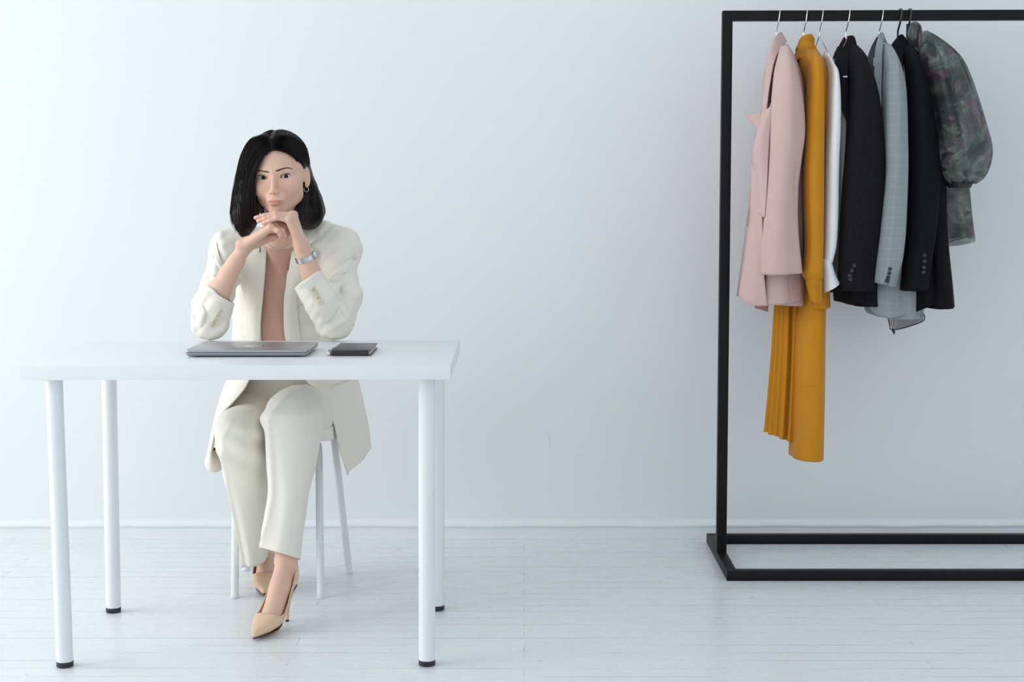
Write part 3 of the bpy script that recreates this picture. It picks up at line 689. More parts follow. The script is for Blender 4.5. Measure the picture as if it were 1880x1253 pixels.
# ---- sheer floral blouse
g = garment('blouse', 'sheer grey floral organza blouse with a balloon sleeve hanging furthest right', 'blouse', 1672, 44)
ringloft('blouse_body', [R(74, 1676, 1698, 4.60, .05), R(96, 1680, 1712, 4.60, .11), R(140, 1690, 1730, 4.60, .15), R(220, 1700, 1748, 4.60, .16), R(330, 1712, 1764, 4.60, .165), R(390, 1714, 1770, 4.60, .17), R(445, 1712, 1778, 4.60, .175, .22)], M_org, g, 90, 8, folds_fn(41, .010, (3, 5, 8), .8, .3, .3), thick=0)
ringloft('sleeve', [R(58, 1690, 1700, 4.53, .03), R(70, 1690, 1718, 4.50, .06), R(88, 1690, 1742, 4.475, .085), R(110, 1692, 1760.5, 4.46, .10), R(145, 1698, 1776, 4.45, .11), R(190, 1704, 1791, 4.445, .115), R(235, 1710, 1805, 4.44, .118), R(270, 1716, 1814, 4.44, .115), R(300, 1722, 1811, 4.44, .105), R(325, 1730, 1800, 4.44, .085), R(338, 1742, 1785, 4.44, .055)], M_org, g, 120, 10,
    folds_fn(23, .014, (4, 7, 11, 17), .3, .5, .45, 1.8), thick=0)
ringloft('cuff', [R(334, 1743, 1783, 4.44, .05), R(338, 1740, 1782, 4.44, .05), R(345, 1744, 1779, 4.44, .048)], M_orghem, g, 90, 5, ruf(.0015, 18, 4))
sheet('neck_tie', Ps([[(1668, 76, 4.58), (1672, 84, 4.57), (1680, 92, 4.55)], [(1667, 60, 4.59), (1672, 58, 4.56), (1676, 70, 4.53)], [(1670, 46, 4.60), (1676, 44, 4.56), (1681, 50, 4.53)], [(1678, 40.5, 4.60), (1684, 41, 4.56), (1688, 49, 4.53)], [(1688, 46, 4.59), (1692, 52, 4.55), (1692, 62, 4.525)], [(1684, 60, 4.58), (1688, 72, 4.54), (1694, 84, 4.515)], [(1684, 74, 4.57), (1688, 92, 4.53), (1692, 112, 4.50)]]), M_org, g, 7, 7, .002)
sheet('neck_band', Ps([[(1669, 78, 4.60), (1676, 84, 4.60), (1690, 90, 4.58)], [(1669, 58, 4.61), (1678, 60, 4.61), (1690, 66, 4.59)], [(1674, 44, 4.61), (1681, 43, 4.61), (1689, 48, 4.60)]]), M_org, g, 6, 6, .002)
tube('hem', catmull([list(W(*p)) for p in [(1722, 456, 4.50), (1735, 449, 4.47), (1752, 441, 4.45), (1768, 437.5, 4.46), (1778, 433, 4.50)]], 6), .0013, M_orghem, g, 8)
tube('hem', catmull([list(W(*p)) for p in [(1726, 447, 4.70), (1745, 440, 4.72), (1765, 433, 4.72), (1778, 430, 4.68)]], 6), .0010, M_orghem, g, 8)
sheet('tail', Ps([[(1628, 540, 4.66), (1664, 540, 4.65), (1696, 540, 4.66)], [(1629, 580, 4.655), (1664, 572, 4.645), (1696, 566, 4.655)], [(1638, 606, 4.65), (1668, 600, 4.64), (1695.5, 589, 4.65)]]), M_org, g, 6, 8, 0)
tube('hem', catmull([list(W(*p)) for p in [(1629, 578, 4.654), (1633, 596, 4.652), (1638, 606, 4.649), (1668, 600, 4.639), (1695.5, 589, 4.649), (1696.5, 577, 4.651)]], 5), .0016, M_orghem, g, 8)
sheet('tail', Ps([[(1637, 604, 4.65), (1640, 604, 4.648)], [(1638, 609, 4.655), (1643, 608, 4.65)], [(1641.5, 615, 4.66), (1643, 613, 4.658)]]), M_orghem, g, 4, 4, .001)
# ================================================================ implicit surfaces -> meshes
f32 = np.float32
def smin(a, b, k):
    h = np.clip(.5+.5*(b-a)/k, 0, 1); return b+(a-b)*h-k*h*(1-h)
def smax(a, b, k): return -smin(-a, -b, k)
def cap(p, a, b, ra, rb):
    a = np.asarray(a, f32); b = np.asarray(b, f32); ab = b-a; L = float(ab @ ab)+1e-12
    d = p-a; h = np.clip((d @ ab)/L, 0, 1)
    q = d-h[:, None]*ab
    return np.sqrt(np.einsum('ij,ij->i', q, q))-(ra+(rb-ra)*h)
def chain(p, pts, rad, k=0.0):
    d = None
    for i in range(len(pts)-1):
        c = cap(p, pts[i], pts[i+1], rad[i], rad[i+1])
        d = c if d is None else (smin(d, c, k) if k else np.minimum(d, c))
    return d
def ell(p, c, r, M=None):
    q = p-np.asarray(c, f32)
    if M is not None: q = q @ M
    r = np.asarray(r, f32)
    a = q/r; k0 = np.sqrt(np.einsum('ij,ij->i', a, a))+1e-9
    b = a/r; k1 = np.sqrt(np.einsum('ij,ij->i', b, b))+1e-9
    return k0*(k0-1)/k1
def sph(p, c, r):
    q = p-np.asarray(c, f32); return np.sqrt(np.einsum('ij,ij->i', q, q))-r
def axis_grid(lo, hi, coarse, fine, zones):
    """1-D node positions: fine spacing inside the zones, coarse elsewhere"""
    out = [lo]; x = lo
    while x < hi:
        h = coarse
        for z0, z1, fh in zones:
            if z0-1e-9 <= x < z1: h = fh
            elif x < z0: h = min(h, max(fh, (z0-x)*.35))
            elif x >= z1: h = min(h, max(fh, (x-z1)*.35))
        x += h; out.append(x)
    return np.array(out, f32)
def sdf_mesh(f, xs, ys, zs, B=8, safety=1.5):
    nx, ny, nz = len(xs), len(ys), len(zs)
    D = np.full((nx, ny, nz), 1.0, f32)
    bx, by, bz = [-(-n//B) for n in (nx, ny, nz)]
    def ctr(a, nb):
        c = []; r = []
        for i in range(nb):
            l, h = a[i*B], a[min(len(a)-1, i*B+B)]
            c.append((l+h)/2); r.append((h-l)/2)
        return np.array(c, f32), np.array(r, f32)
    cx, rx = ctr(xs, bx); cy, ry = ctr(ys, by); cz, rz = ctr(zs, bz)
    g = np.stack(np.meshgrid(cx, cy, cz, indexing='ij'), -1).reshape(-1, 3)
    rr = np.sqrt(rx[:, None, None]**2+ry[None, :, None]**2+rz[None, None, :]**2).reshape(-1)
    d = np.concatenate([f(g[i:i+200000]) for i in range(0, len(g), 200000)])
    act = np.abs(d) < rr*safety+.004
    sgn = np.where(d < 0, -1.0, 1.0).astype(f32).reshape(bx, by, bz)
    D = np.repeat(np.repeat(np.repeat(sgn, B, 0), B, 1), B, 2)[:nx, :ny, :nz].copy()
    ids = np.nonzero(act)[0]
    bi, bj, bk = np.unravel_index(ids, (bx, by, bz))
    o = np.arange(B)
    per = max(1, 300000//(B**3))
    for s in range(0, len(ids), per):
        I = (bi[s:s+per, None]*B+o)[:, :, None, None]; Jx = (bj[s:s+per, None]*B+o)[:, None, :, None]; K = (bk[s:s+per, None]*B+o)[:, None, None, :]
        I, Jx, K = [np.broadcast_to(a, (len(bi[s:s+per]), B, B, B)).reshape(-1) for a in (I, Jx, K)]
        ok = (I < nx) & (Jx < ny) & (K < nz); I, Jx, K = I[ok], Jx[ok], K[ok]
        P = np.stack([xs[I], ys[Jx], zs[K]], -1)
        D[I, Jx, K] = f(P)
    ins = D < 0
    c = [ins[a:nx-1+a, b:ny-1+b, e:nz-1+e] for a in (0, 1) for b in (0, 1) for e in (0, 1)]
    anyv = c[0].copy(); allv = c[0].copy()
    for q in c[1:]: anyv |= q; allv &= q
    mask = anyv & ~allv
    ci, cj, ck = np.nonzero(mask)
    n = len(ci); vid = np.full(mask.shape, -1, np.int32); vid[ci, cj, ck] = np.arange(n)
    corner = [(a, b, e) for a in (0, 1) for b in (0, 1) for e in (0, 1)]
    val = np.stack([D[ci+a, cj+b, ck+e] for a, b, e in corner], 1)
    acc = np.zeros((n, 3)); cnt = np.zeros(n)
    for p0 in range(8):
        for ax in range(3):
            if corner[p0][ax] == 0:
                t = list(corner[p0]); t[ax] = 1; p1 = corner.index(tuple(t))
                v0, v1 = val[:, p0], val[:, p1]
                m = (v0 < 0) != (v1 < 0)
                tt = np.where(m, v0/np.where(m, v0-v1, 1), 0)
                pos = np.array(corner[p0], float)[None, :].repeat(n, 0); pos[:, ax] = tt
                acc += pos*m[:, None]; cnt += m
    acc /= cnt[:, None]
    def lerp(a, i, t): return a[i]+(a[np.minimum(i+1, len(a)-1)]-a[i])*t
    V = np.stack([lerp(xs, ci, acc[:, 0]), lerp(ys, cj, acc[:, 1]), lerp(zs, ck, acc[:, 2])], 1)
    Q = []
    for ax in range(3):
        sl0 = [slice(None)]*3; sl1 = [slice(None)]*3
        sl0[ax] = slice(0, -1); sl1[ax] = slice(1, None)
        a, b = ins[tuple(sl0)], ins[tuple(sl1)]
        e = np.nonzero(a != b)
        u, w = [(1, 2), (2, 0), (0, 1)][ax]
        e = [np.array(q) for q in e]
        ok = (e[u] > 0) & (e[w] > 0) & (e[u] < mask.shape[u]) & (e[w] < mask.shape[w])
        e = [q[ok] for q in e]
        flip = a[tuple(e)]
        def cell(du, dw):
            q = [x.copy() for x in e]; q[u] -= du; q[w] -= dw; return vid[tuple(q)]
        quad = np.stack([cell(1, 1), cell(0, 1), cell(0, 0), cell(1, 0)], 1)
        quad = np.where(flip[:, None], quad, quad[:, ::-1])
        Q.append(quad)
    Q = np.vstack(Q); Q = Q[(Q >= 0).all(1)]
    return V, Q
def keep_main(V, Q, least=400):
    """drop loose crumbs"""
    n = len(V); lab = np.arange(n)
    E = np.vstack([Q[:, [0, 1]], Q[:, [1, 2]], Q[:, [2, 3]]])
    while True:
        m = np.minimum(lab[E[:, 0]], lab[E[:, 1]])
        new = lab.copy(); np.minimum.at(new, E[:, 0], m); np.minimum.at(new, E[:, 1], m)
        new = new[new]
        if (new == lab).all(): break
        lab = new
    u, inv, cn = np.unique(lab, return_inverse=True, return_counts=True)
    good = cn[inv] >= least
    idx = np.cumsum(good)-1
    Qk = Q[good[Q].all(1)]
    return V[good], idx[Qk]
def relax(V, Q, it=2, lam=.5):
    """light smoothing of the mesh"""
    n = len(V); V = V.copy()
    E = np.vstack([Q[:, [0, 1]], Q[:, [1, 2]], Q[:, [2, 3]], Q[:, [3, 0]]])
    cnt = np.bincount(E[:, 0], minlength=n)+np.bincount(E[:, 1], minlength=n)
    for i in range(it):
        for l in (lam, -lam*1.04):
            S = np.zeros_like(V)
            for k in range(3):
                S[:, k] = np.bincount(E[:, 0], V[E[:, 1], k], n)+np.bincount(E[:, 1], V[E[:, 0], k], n)
            V += l*(S/np.maximum(cnt, 1)[:, None]-V)
    return V
def J(px, py, Y): return np.array(W(px, py, Y), f32)
# ================================================================ the woman
def skin_mat():
    t = NT('skin'); v = t.coords()
    at = t.n('Attribute', attribute_name='tone'); 
    n1 = t.noise(v, 60, 4); n2 = t.noise(v, 900, 2)
    base = t.mix(t.math('MULTIPLY', n1.outputs['Fac'], .5), srgb(226, 187, 166), srgb(214, 169, 146))
    sep = t.n('SeparateColor'); t.l(at.outputs['Color'], sep.inputs[0])
    c = t.mix(sep.outputs[0], base, srgb(200, 118, 112))           # lips
    c = t.mix(sep.outputs[1], c, srgb(222, 140, 122))              # flushed skin
    c = t.mix(sep.outputs[2], c, srgb(236, 196, 186))              # nails
    t.set(Base_Color=c, Roughness=t.math('SUBTRACT', .48, t.math('MULTIPLY', sep.outputs[2], .22)))
    t.b.inputs['Specular IOR Level'].default_value = .35
    t.b.inputs['Subsurface Weight'].default_value = .18
    t.b.inputs['Subsurface Radius'].default_value = (.008, .003, .0016); t.b.inputs['Subsurface Scale'].default_value = .6
    t.bump(n2.outputs['Fac'], .05, .0004)
    return t.m
M_skin = skin_mat()
def hair_mat():
    t = NT('dark_hair'); v = t.coords((260, 260, 9)); n1 = t.noise(v, 1.0, 4, .6)
    n2 = t.noise(t.coords((60, 60, 4)), 1.0, 2)
    c = t.mix(n1.outputs['Fac'], (.0035, .0028, .0030, 1), (.020, .014, .014, 1))
    c = t.mix(t.math('MULTIPLY', n2.outputs['Fac'], .4), c, (.022, .013, .012, 1))
    t.set(Base_Color=c, Roughness=t.math('ADD', .30, t.math('MULTIPLY', n1.outputs['Fac'], .2)))
    t.b.inputs['Specular IOR Level'].default_value = .26
    t.b.inputs['Anisotropic'].default_value = .5
    t.bump(n1.outputs['Fac'], .25, .0010)
    return t.m
M_hair = hair_mat()
M_brow = plain('brow_hair', (.034, .022, .018, 1), .6, var=.1)
M_suit = fabric('cream_suiting', srgb(236, 231, 219), .75, .12, 800, wr=(-.04, .03), bump=.10)
M_suitin = fabric('cream_lining', srgb(216, 205, 186), .6, .05, 800)
M_top = fabric('rose_jersey', srgb(203, 158, 142), .7, .2, 900, wr=(-.06, .05))
M_cbtn = plain('cream_horn_button', srgb(226, 214, 186), .3, var=.1, vscale=500)
M_nude = plain('nude_patent_leather', srgb(226, 190, 158), .28, var=.02, vscale=60)
M_sole = plain('brown_leather_sole', srgb(92, 58, 40), .5)
M_insole = plain('tan_insole', srgb(200, 160, 124), .6)
M_steel = plain('watch_steel', (.70, .71, .73, 1), .22, 1.0)
M_gold = plain('pale_gold', (.75, .66, .50, 1), .2, 1.0)
def eye_mat():
    t = NT('eyeball'); v = t.n('TexCoord').outputs['Object']
    # distance from the axis of sight (object -y axis)
    sp = t.n('SeparateXYZ'); t.l(v, sp.inputs[0])
    r = t.math('SQRT', t.math('ADD', t.math('POWER', sp.outputs[0], 2), t.math('POWER', sp.outputs[2], 2)))
    r = t.math('MULTIPLY', r, 100)                    # 10 mm = 1
    c = t.ramp(r, [(0, (.004, .004, .004, 1)), (.20, (.005, .004, .004, 1)), (.24, (.022, .011, .007, 1)), (.50, (.018, .010, .007, 1)), (.57, (.012, .008, .007, 1)), (.62, srgb(216, 208, 204))])
    t.set(Base_Color=c, Roughness=.10); t.b.inputs['Specular IOR Level'].default_value = .22
    return t.m
M_eye = eye_mat()

person = empty('person', (J(520, 720, 4.44)[0], 4.40, 0))
tag(person, 'person with a dark bob in a cream suit, seated, chin resting on folded hands', 'person')

# ---------------------------------------------------------------- head frame (mm, x to the picture's right, y forward, z up; eyes at z = 0)
yaw_h, roll_h, pitch_h = math.radians(2.0), math.radians(3.2), math.radians(1.5)
ex = Vector((1, 0, 0)); ef = Vector((0, -1, 0)); eu = Vector((0, 0, 1))
Mh = Matrix.Rotation(-yaw_h, 3, 'Z') @ Matrix.Rotation(pitch_h, 3, 'X') @ Matrix.Rotation(-roll_h, 3, 'Y')
ex, ef, eu = Mh @ ex, Mh @ ef, Mh @ eu
EYEY = 4.072
HO = W(502.8, 325.5, EYEY)-ef*.078
HM = np.array([[ex.x, ef.x, eu.x], [ex.y, ef.y, eu.y], [ex.z, ef.z, eu.z]], f32)
HOn = np.array(HO, f32)
def to_head(p): return ((p-HOn) @ HM)*1000
def from_head(q): return np.asarray(q, float)/1000 @ HM.T+HOn
def sx(q):
    m = q.copy(); m[:, 0] = np.abs(m[:, 0]); return m
EYC = (31, 68, 0); EYR = 12.2
def lid_curves(x, up):
    """height of the lid edge at distance x from the eye's centre (x > 0 to the outer corner)"""
    u = np.clip((x+14.2)/28.8, 0, 1)
    ax = -1.6+3.2*u                                   # tilt: outer corner higher
    s = np.sqrt(np.clip(1-(2*u-1)**2, 0, 1))
    if up: return ax+7.6*s*(1-.10*(u-.5))-.2
    return ax-4.6*s*(1+.25*(u-.5))
def head_sdf(p):
    q = to_head(p); m = sx(q)
    d = ell(q, (0, -14, 44), (69, 90, 72))
    d = smin(d, ell(q, (0, 22, 20), (63, 66, 62)), 22)           # forehead and front of the face
    d = smin(d, ell(q, (0, 30, -34), (54, 56, 52)), 22)
    d = smin(d, cap(m, (43, 6, -54), (10, 70, -88), 12, 10), 28)  # jaw
    d = smin(d, cap(m, (49, 8, -8), (40, 8, -52), 12, 12), 26)
    d = smin(d, ell(m, (38, 32, -40), (17, 26, 26)), 20)
    d = smin(d, ell(q, (0, 72, -87), (17, 15, 12)), 12)          # chin
    d = smin(d, ell(m, (37, 62, -28), (22, 20, 22)), 18)         # cheeks
    d = smin(d, ell(m, (48, 48, -13), (15, 18, 12)), 20)         # cheekbones
    d = smin(d, cap(m, (0, 83, 15), (46, 69, 17), 7, 6), 18)     # brow
    d = smin(d, ell(q, (0, 80, -60), (25, 17, 20)), 12)          # muzzle
    d = smax(d, -ell(m, (33, 92, -1), (17, 12, 9.5)), 9)         # eye hollows
    # nose
    n = cap(q, (0, 82, 6), (0, 101, -30), 6.2, 6.6)
    n = smin(n, sph(q, (0, 103, -36), 8.0), 7)
    n = smin(n, ell(m, (8.2, 95, -39.5), (5.4, 8.5, 5.6)), 5)
    n = smin(n, cap(q, (0, 98, -42), (0, 92, -47), 4, 4), 4)
    d = smin(d, n, 7)
    d = smax(d, -ell(m, (5.7, 103.5, -44.6), (2.9, 4.6, 2.5)), 1.4)    # nostrils
    d = smax(d, -cap(q, (0, 100.5, -50), (0, 101, -57), 2.2, 2.8), 3)   # philtrum
    # lips
    up = ell(m, (7.0, 91.0, -62.8), (13.5, 9.0, 3.4))
    up = smin(up, ell(q, (0, 92.5, -63.4), (7, 8.0, 3.0)), 3)
    lo = ell(q, (0, 89.5, -70.6), (15.5, 9.0, 5.6))
    lo = smin(lo, ell(m, (12, 86.5, -67.5), (9, 6, 3.2)), 4)
    d = smin(d, smin(up, lo, .8), 2.6)
    d = smax(d, -chain(m, [(0, 100.5, -65.8), (9, 98.5, -65.2), (18, 92, -64.6), (24.5, 85.5, -63.2)], [1.1, 1.0, 1.1, 1.2]), 1.2)
    d = smax(d, -ell(q, (0, 95, -82.5), (13, 5, 3.5)), 6)          # below the lower lip
    # eyelids: a shell over the eyeball with an almond slit
    e = m-np.asarray(EYC, f32)
    lid = np.sqrt((e*e).sum(1))-(EYR+1.5)
    d = smin(d, lid, 3.0)
    cr = cap(m, (19, 80.5, 8.2), (31, 83.0, 10.4), .9, 1.0); cr = np.minimum(cr, cap(m, (31, 83.0, 10.4), (45, 74, 7.0), 1.0, .8))
    d = smax(d, -cr, 2.0)                                        # crease of the upper lid
    xr = e[:, 0]
    slit = np.maximum(np.maximum(e[:, 2]-lid_curves(xr, True), lid_curves(xr, False)-e[:, 2]), np.abs(xr-.2)-14.2)
    slit = np.maximum(slit, 3.0-e[:, 1])
    d = smax(d, -slit, .5)
    # ears
    c8, s8 = math.cos(math.radians(20)), math.sin(math.radians(20))
    M2 = np.array([[c8, -s8, 0], [s8, c8, 0], [0, 0, 1]], f32)
    e1 = ell(m, (73.5, -11, -4), (4.6, 15, 28), M2)
    e1 = smax(e1, -ell(m, (77, -7, 0), (3.6, 9.5, 18), M2), 2.5)
    e1 = smin(e1, ell(m, (71, -6, -27), (3.8, 6, 6.5)), 5)
    e1 = smin(e1, cap(m, (68, 1, -14), (71, -1, -4), 3, 2), 3)
    d = smin(d, e1, 5)
    return d*.001

# ---------------------------------------------------------------- hands (room coordinates)
FL = {  # her left hand, laid flat under the chin: fingers run to the picture's left
 'pinky':  [(531, 404.5, 3.996), (508, 400, 3.990), (494.5, 405.5, 3.992), (483.5, 410.2, 3.996)],
 'ring':   [(534.5, 399.5, 4.011), (506, 395.8, 4.006), (487.5, 401.8, 4.007), (474, 406.2, 4.010)],
 'middle': [(537.5, 396, 4.028), (505, 393, 4.024), (485, 397, 4.024), (469.5, 400.2, 4.026)],
 'index':  [(539, 395.5, 4.046), (508, 394, 4.044), (489, 397, 4.042), (475, 400, 4.042)],
 'thumb':  [(547, 436, 4.052), (537, 424, 4.066), (525, 418, 4.068), (515, 415, 4.064)]}
FRt = {  # her right hand, curled below it
 'pinky':  [(497, 417.5, 3.998), (510.5, 424, 3.992), (515, 430.5, 3.996), (516, 436, 4.006)],
 'ring':   [(502, 413, 4.014), (518, 423.5, 4.006), (522.5, 432.5, 4.010), (523, 440, 4.022)],
 'middle': [(505, 410, 4.031), (522, 418, 4.026), (527, 427, 4.028), (526, 436, 4.038)],
 'index':  [(505, 409, 4.048), (523, 413, 4.046), (529, 421, 4.046), (528, 430, 4.054)],
 'thumb':  [(470, 447, 4.056), (487, 440, 4.062), (499, 436, 4.056), (508, 433, 4.048)]}
FR_ = {'pinky': (.0078, .0070, .0061, .0050), 'ring': (.0086, .0076, .0066, .0053), 'middle': (.0088, .0079, .0069, .0055), 'index': (.0088, .0079, .0069, .0055), 'thumb': (.0125, .0105, .0096, .0072)}
FLw = {k: [J(*q) for q in v] for k, v in FL.items()}
FRw = {k: [J(*q) for q in v] for k, v in FRt.items()}
WL, WR = J(553.5, 452, 4.030), J(450, 451, 4.040)
EL, ER = J(613, 594, 4.090), J(384, 591, 4.080)
AL2, AR2 = J(574, 508, 4.050), J(405, 531, 4.055)
def finger(p, pts, r):
    d = None
    for i in range(3):
        c = cap(p, pts[i], pts[i+1], r[i], r[i+1])
        d = c if d is None else smin(d, c, .0025)
    for i in (1, 2):
        d = smin(d, sph(p, pts[i], r[i]*1.05), .003)           # knuckles
    return d
def hand(p, F, wr, wdir, rw, dors):
    palm = None
    for i, k in enumerate(('pinky', 'ring', 'middle', 'index')):
        a = np.asarray(wr, f32)+np.asarray(wdir, f32)*(i-1.5)*.0085
        c = cap(p, a, F[k][0], .0135, .0105)
        palm = c if palm is None else smin(palm, c, .010)
    palm = smin(palm, cap(p, np.asarray(wr, f32)+np.asarray(wdir, f32)*.008, F['thumb'][0], .014, .0125), .012)
    d = palm
    for k in ('pinky', 'ring', 'middle', 'index', 'thumb'):
        d = smin(d, finger(p, F[k], FR_[k]), .0045 if k != 'thumb' else .006)
        if k != 'thumb': d = smin(d, sph(p, F[k][0]+np.array(dors, f32)*.002, .0100), .006)
    return d
def hands_sdf(p):
    l = hand(p, FLw, WL, (0, 1, 0), .02, (.3, 0, .9))
    r = hand(p, FRw, WR, (0, 1, 0), .02, (.0, 0, 1))
    # wrists and forearms
    S = np.array([1, .86, 1], f32)
    al = smin(chain(p, [WL+np.array([-.001, 0, .006], f32), J(559, 470, 4.036), J(567, 491, 4.042), AL2, EL], [.0195, .0184, .0205, .0235, .030], .02), l, .014)
    ar = smin(chain(p, [WR+np.array([.002, 0, .002], f32), J(431, 485, 4.046), J(419, 505, 4.05), AR2, ER], [.0185, .0190, .0215, .0265, .030], .02), r, .014)
    ar = smin(ar, sph(p, J(440, 449, 4.028), .010), .012)       # wrist bone
    return np.minimum(al, ar)

# ---------------------------------------------------------------- feet: heel point on the floor, direction, lateral
class Foot:
    def __init__(s, heel, d):
        s.h = np.array([heel[0], heel[1], 0], f32); d = np.array([d[0], d[1], 0], f32); s.d = d/np.linalg.norm(d)
        s.t = np.array([-s.d[1], s.d[0], 0], f32)
    def loc(s, p):
        q = p-s.h; return np.stack([q @ s.d, q @ s.t, q[:, 2]], 1)
    def w(s, a, b, z): return s.h+s.d*a+s.t*b+np.array([0, 0, z], f32)
def zs(a): return np.interp(a, [0, .02, .05, .08, .105, .13, .15, .19, .235], [.088, .088, .082, .060, .033, .0125, .008, .006, .0075])
def foot_sdf(p, F, ank, knee):
    q = F.loc(p)
    f = chain(q, [(.030, 0, .088+.030), (.075, 0, float(zs(.075))+.034), (.125, 0, .040), (.150, 0, .027)], [.0245, .0250, .0225, .0185], .01)
    q2 = q.copy(); q2[:, 1] *= .74
    f = smin(f, cap(q2, (.138, 0, .027), (.168, 0, .021), .0215, .016), .012)
    f = smin(f, cap(q2, (.168, 0, .021), (.192, 0, .016), .016, .009), .008)
    f = smin(f, cap(q, (.046, 0, .168), (.125, 0, .046), .0235, .0205), .020)     # instep
    f = smin(f, cap(q, (.038, 0, .175), (.030, 0, .118), .0225, .0230), .018)
    f = smin(f, smin(sph(q, (.040, .0205, .152), .011), sph(q, (.040, -.0205, .158), .011), .004), .012)   # ankle bones
    a = F.w(.040, 0, .175)
    f = smin(f, chain(p, [a, a+(knee-a)*.25, a+(knee-a)*.6+np.array([-.008, 0, 0], f32), knee], [.0235, .0245, .034, .040], .03), .02)
    return f
_h, _t = W(538.5, 1090, 3.972), WF(455.5, 1181, .006)
FootL = Foot((_h.x, _h.y), (_t.x-_h.x, _t.y-_h.y))
_v = W(487, 1076, 4.25); FootR = Foot((_v.x-.0155, _v.y+.155), (.10, -.995))
print('foot length', (_t-_h).length)
KL, KR = J(537, 770, 4.075), J(445, 810, 4.10)
HIPL, HIPR = J(568, 745, 4.40), J(480, 745, 4.40)
PEL, CHEST, NECKB = J(523, 715, 4.45), J(520, 535, 4.335), J(516, 452, 4.262)
SHL, SHR = J(628, 462, 4.29), J(422, 462, 4.275)
NK = from_head((0, -18, -62))
SJ = np.array([1, 1.3, 1], f32)
JT = [(523, 680, 4.435, .150), (521, 620, 4.400, .130), (520, 560, 4.352, .126), (520, 520, 4.322, .118)]
JTp = [J(*t[:3])*SJ for t in JT]; JTr = [t[3] for t in JT]
BM1, BM2 = J(462, 476, 4.278), J(574, 474, 4.283)
def base_torso(p):
    t = chain(p*SJ, JTp, JTr, .06)/1.12
    return smin(t, cap(p, BM1, BM2, .052, .052), .05)
def torso_sdf(p):
    d = base_torso(p)+.016
    d = smin(d, cap(p, SHL, SHR, .034, .034), .03)
    return smin(d, cap(p, NECKB, NK, .050, .048), .030)
def limbs_sdf(p):
    d = smin(cap(p, SHL, EL, .038, .034), cap(p, SHR, ER, .038, .034), .001)
    d = np.minimum(d, np.minimum(cap(p, HIPL, KL, .056, .042), cap(p, HIPR, KR, .056, .044)))
    return smin(d, cap(p, HIPL, HIPR, .06, .06), .02)
def bbox_gate(f, lo, hi):
    lo, hi = np.asarray(lo, f32), np.asarray(hi, f32)
    def g(p):
        o = np.maximum(np.maximum(lo-p, p-hi), 0); dist = np.sqrt((o*o).sum(1))
        out = dist+.02; near = dist < .02
        if near.any(): out[near] = f(p[near])
        return out
    return g
def bb(pts, m):
    a = np.array(pts); return a.min(0)-m, a.max(0)+m
hb = bb([from_head(q) for q in ((-85, -110, -105), (85, 115, 120), (-85, 115, 120), (85, -110, -105))], .02)
g_head = bbox_gate(head_sdf, *hb)
allp = [q for F in (FLw, FRw) for v in F.values() for q in v]+[WL, WR, EL, ER]
g_hands = bbox_gate(hands_sdf, *bb(allp, .06))
g_footL = bbox_gate(lambda p: foot_sdf(p, FootL, None, KL), *bb([FootL.w(-.03, 0, 0), FootL.w(.24, 0, 0), KL], .06))
g_footR = bbox_gate(lambda p: foot_sdf(p, FootR, None, KR), *bb([FootR.w(-.03, 0, 0), FootR.w(.24, 0, 0), KR], .06))
def body_sdf(p):
    t = torso_sdf(p)
    d = smin(t, g_head(p), .012)
    d = smin(d, limbs_sdf(p), .02)
    h = g_hands(p)
    d = np.minimum(d, h)
    d = smin(d, smin(g_footL(p), g_footR(p), .001), .02)
    return d
lo3, hi3 = np.array([-.90, 3.78, -.005]), np.array([-.40, 4.62, 1.36])
fx = (J(424, 400, 4.05)[0], J(575, 400, 4.12)[0]); fy = (3.978, 4.20); fz = (J(500, 470, 4.0)[2], from_head((0, 60, 78))[2])
xs = axis_grid(lo3[0], hi3[0], .006, .001, [(fx[0], fx[1], .0011)])
ys = axis_grid(lo3[1], hi3[1], .006, .001, [(fy[0], fy[1], .0011), (3.80, 3.978, .003)])
zz = axis_grid(lo3[2], hi3[2], .006, .001, [(fz[0], fz[1], .0011), (-.01, .20, .003), (fz[0]-.12, fz[0], .003)])
V, Q = sdf_mesh(body_sdf, xs, ys, zz)
V, Q = keep_main(V, Q); V = relax(V, Q, 2)
me = mesh_np('body', V, Q)
# colouring of lips, flush and nails
def soft(x): return 1/(1+np.exp(-x))
tone = np.zeros((len(V), 4), f32); tone[:, 3] = 1
q = to_head(V.astype(f32)); m = sx(q)
upt = -59.6-(m[:, 0]/24)**1.6*4.2+np.where(m[:, 0] < 6, (m[:, 0]-6)*.25, 0)      # bow of the upper lip
lot = -76.8+(m[:, 0]/23.5)**2.3*13.2
lip = soft((upt-q[:, 2])*2.2)*soft((q[:, 2]-lot)*2.2)*soft((23-m[:, 0])*1.2)*soft((q[:, 1]-80)*1.0)
tone[:, 0] = lip*.62
fl = np.exp(-(((m[:, 0]-42)/16)**2+((q[:, 2]+30)/16)**2))*(q[:, 1] > 30)*.14+np.exp(-((m[:, 0]/10)**2+((q[:, 2]+38)/8)**2))*(q[:, 1] > 90)*.12
tone[:, 1] = fl
for F in (FLw, FRw):
    for k, pts in F.items():
        for j, w in ((3, .55), (2, .25), (1, .3)):
            dd = np.linalg.norm(V-pts[j], axis=1); tone[:, 1] = np.maximum(tone[:, 1], w*np.exp(-(dd/.011)**2))
for k in ('pinky', 'ring', 'middle'):
    tip = FLw[k][3]; ax = tip-FLw[k][2]; ax = ax/np.linalg.norm(ax)
    c = tip+ax*.001+np.array([0, -.003, .0045], f32)
    dd = V-c; al = dd @ ax; pr = np.linalg.norm(dd-al[:, None]*ax, axis=1)
    tone[:, 2] = np.maximum(tone[:, 2], soft((.0052-np.abs(al))*3000)*soft((.0042-pr)*3000))
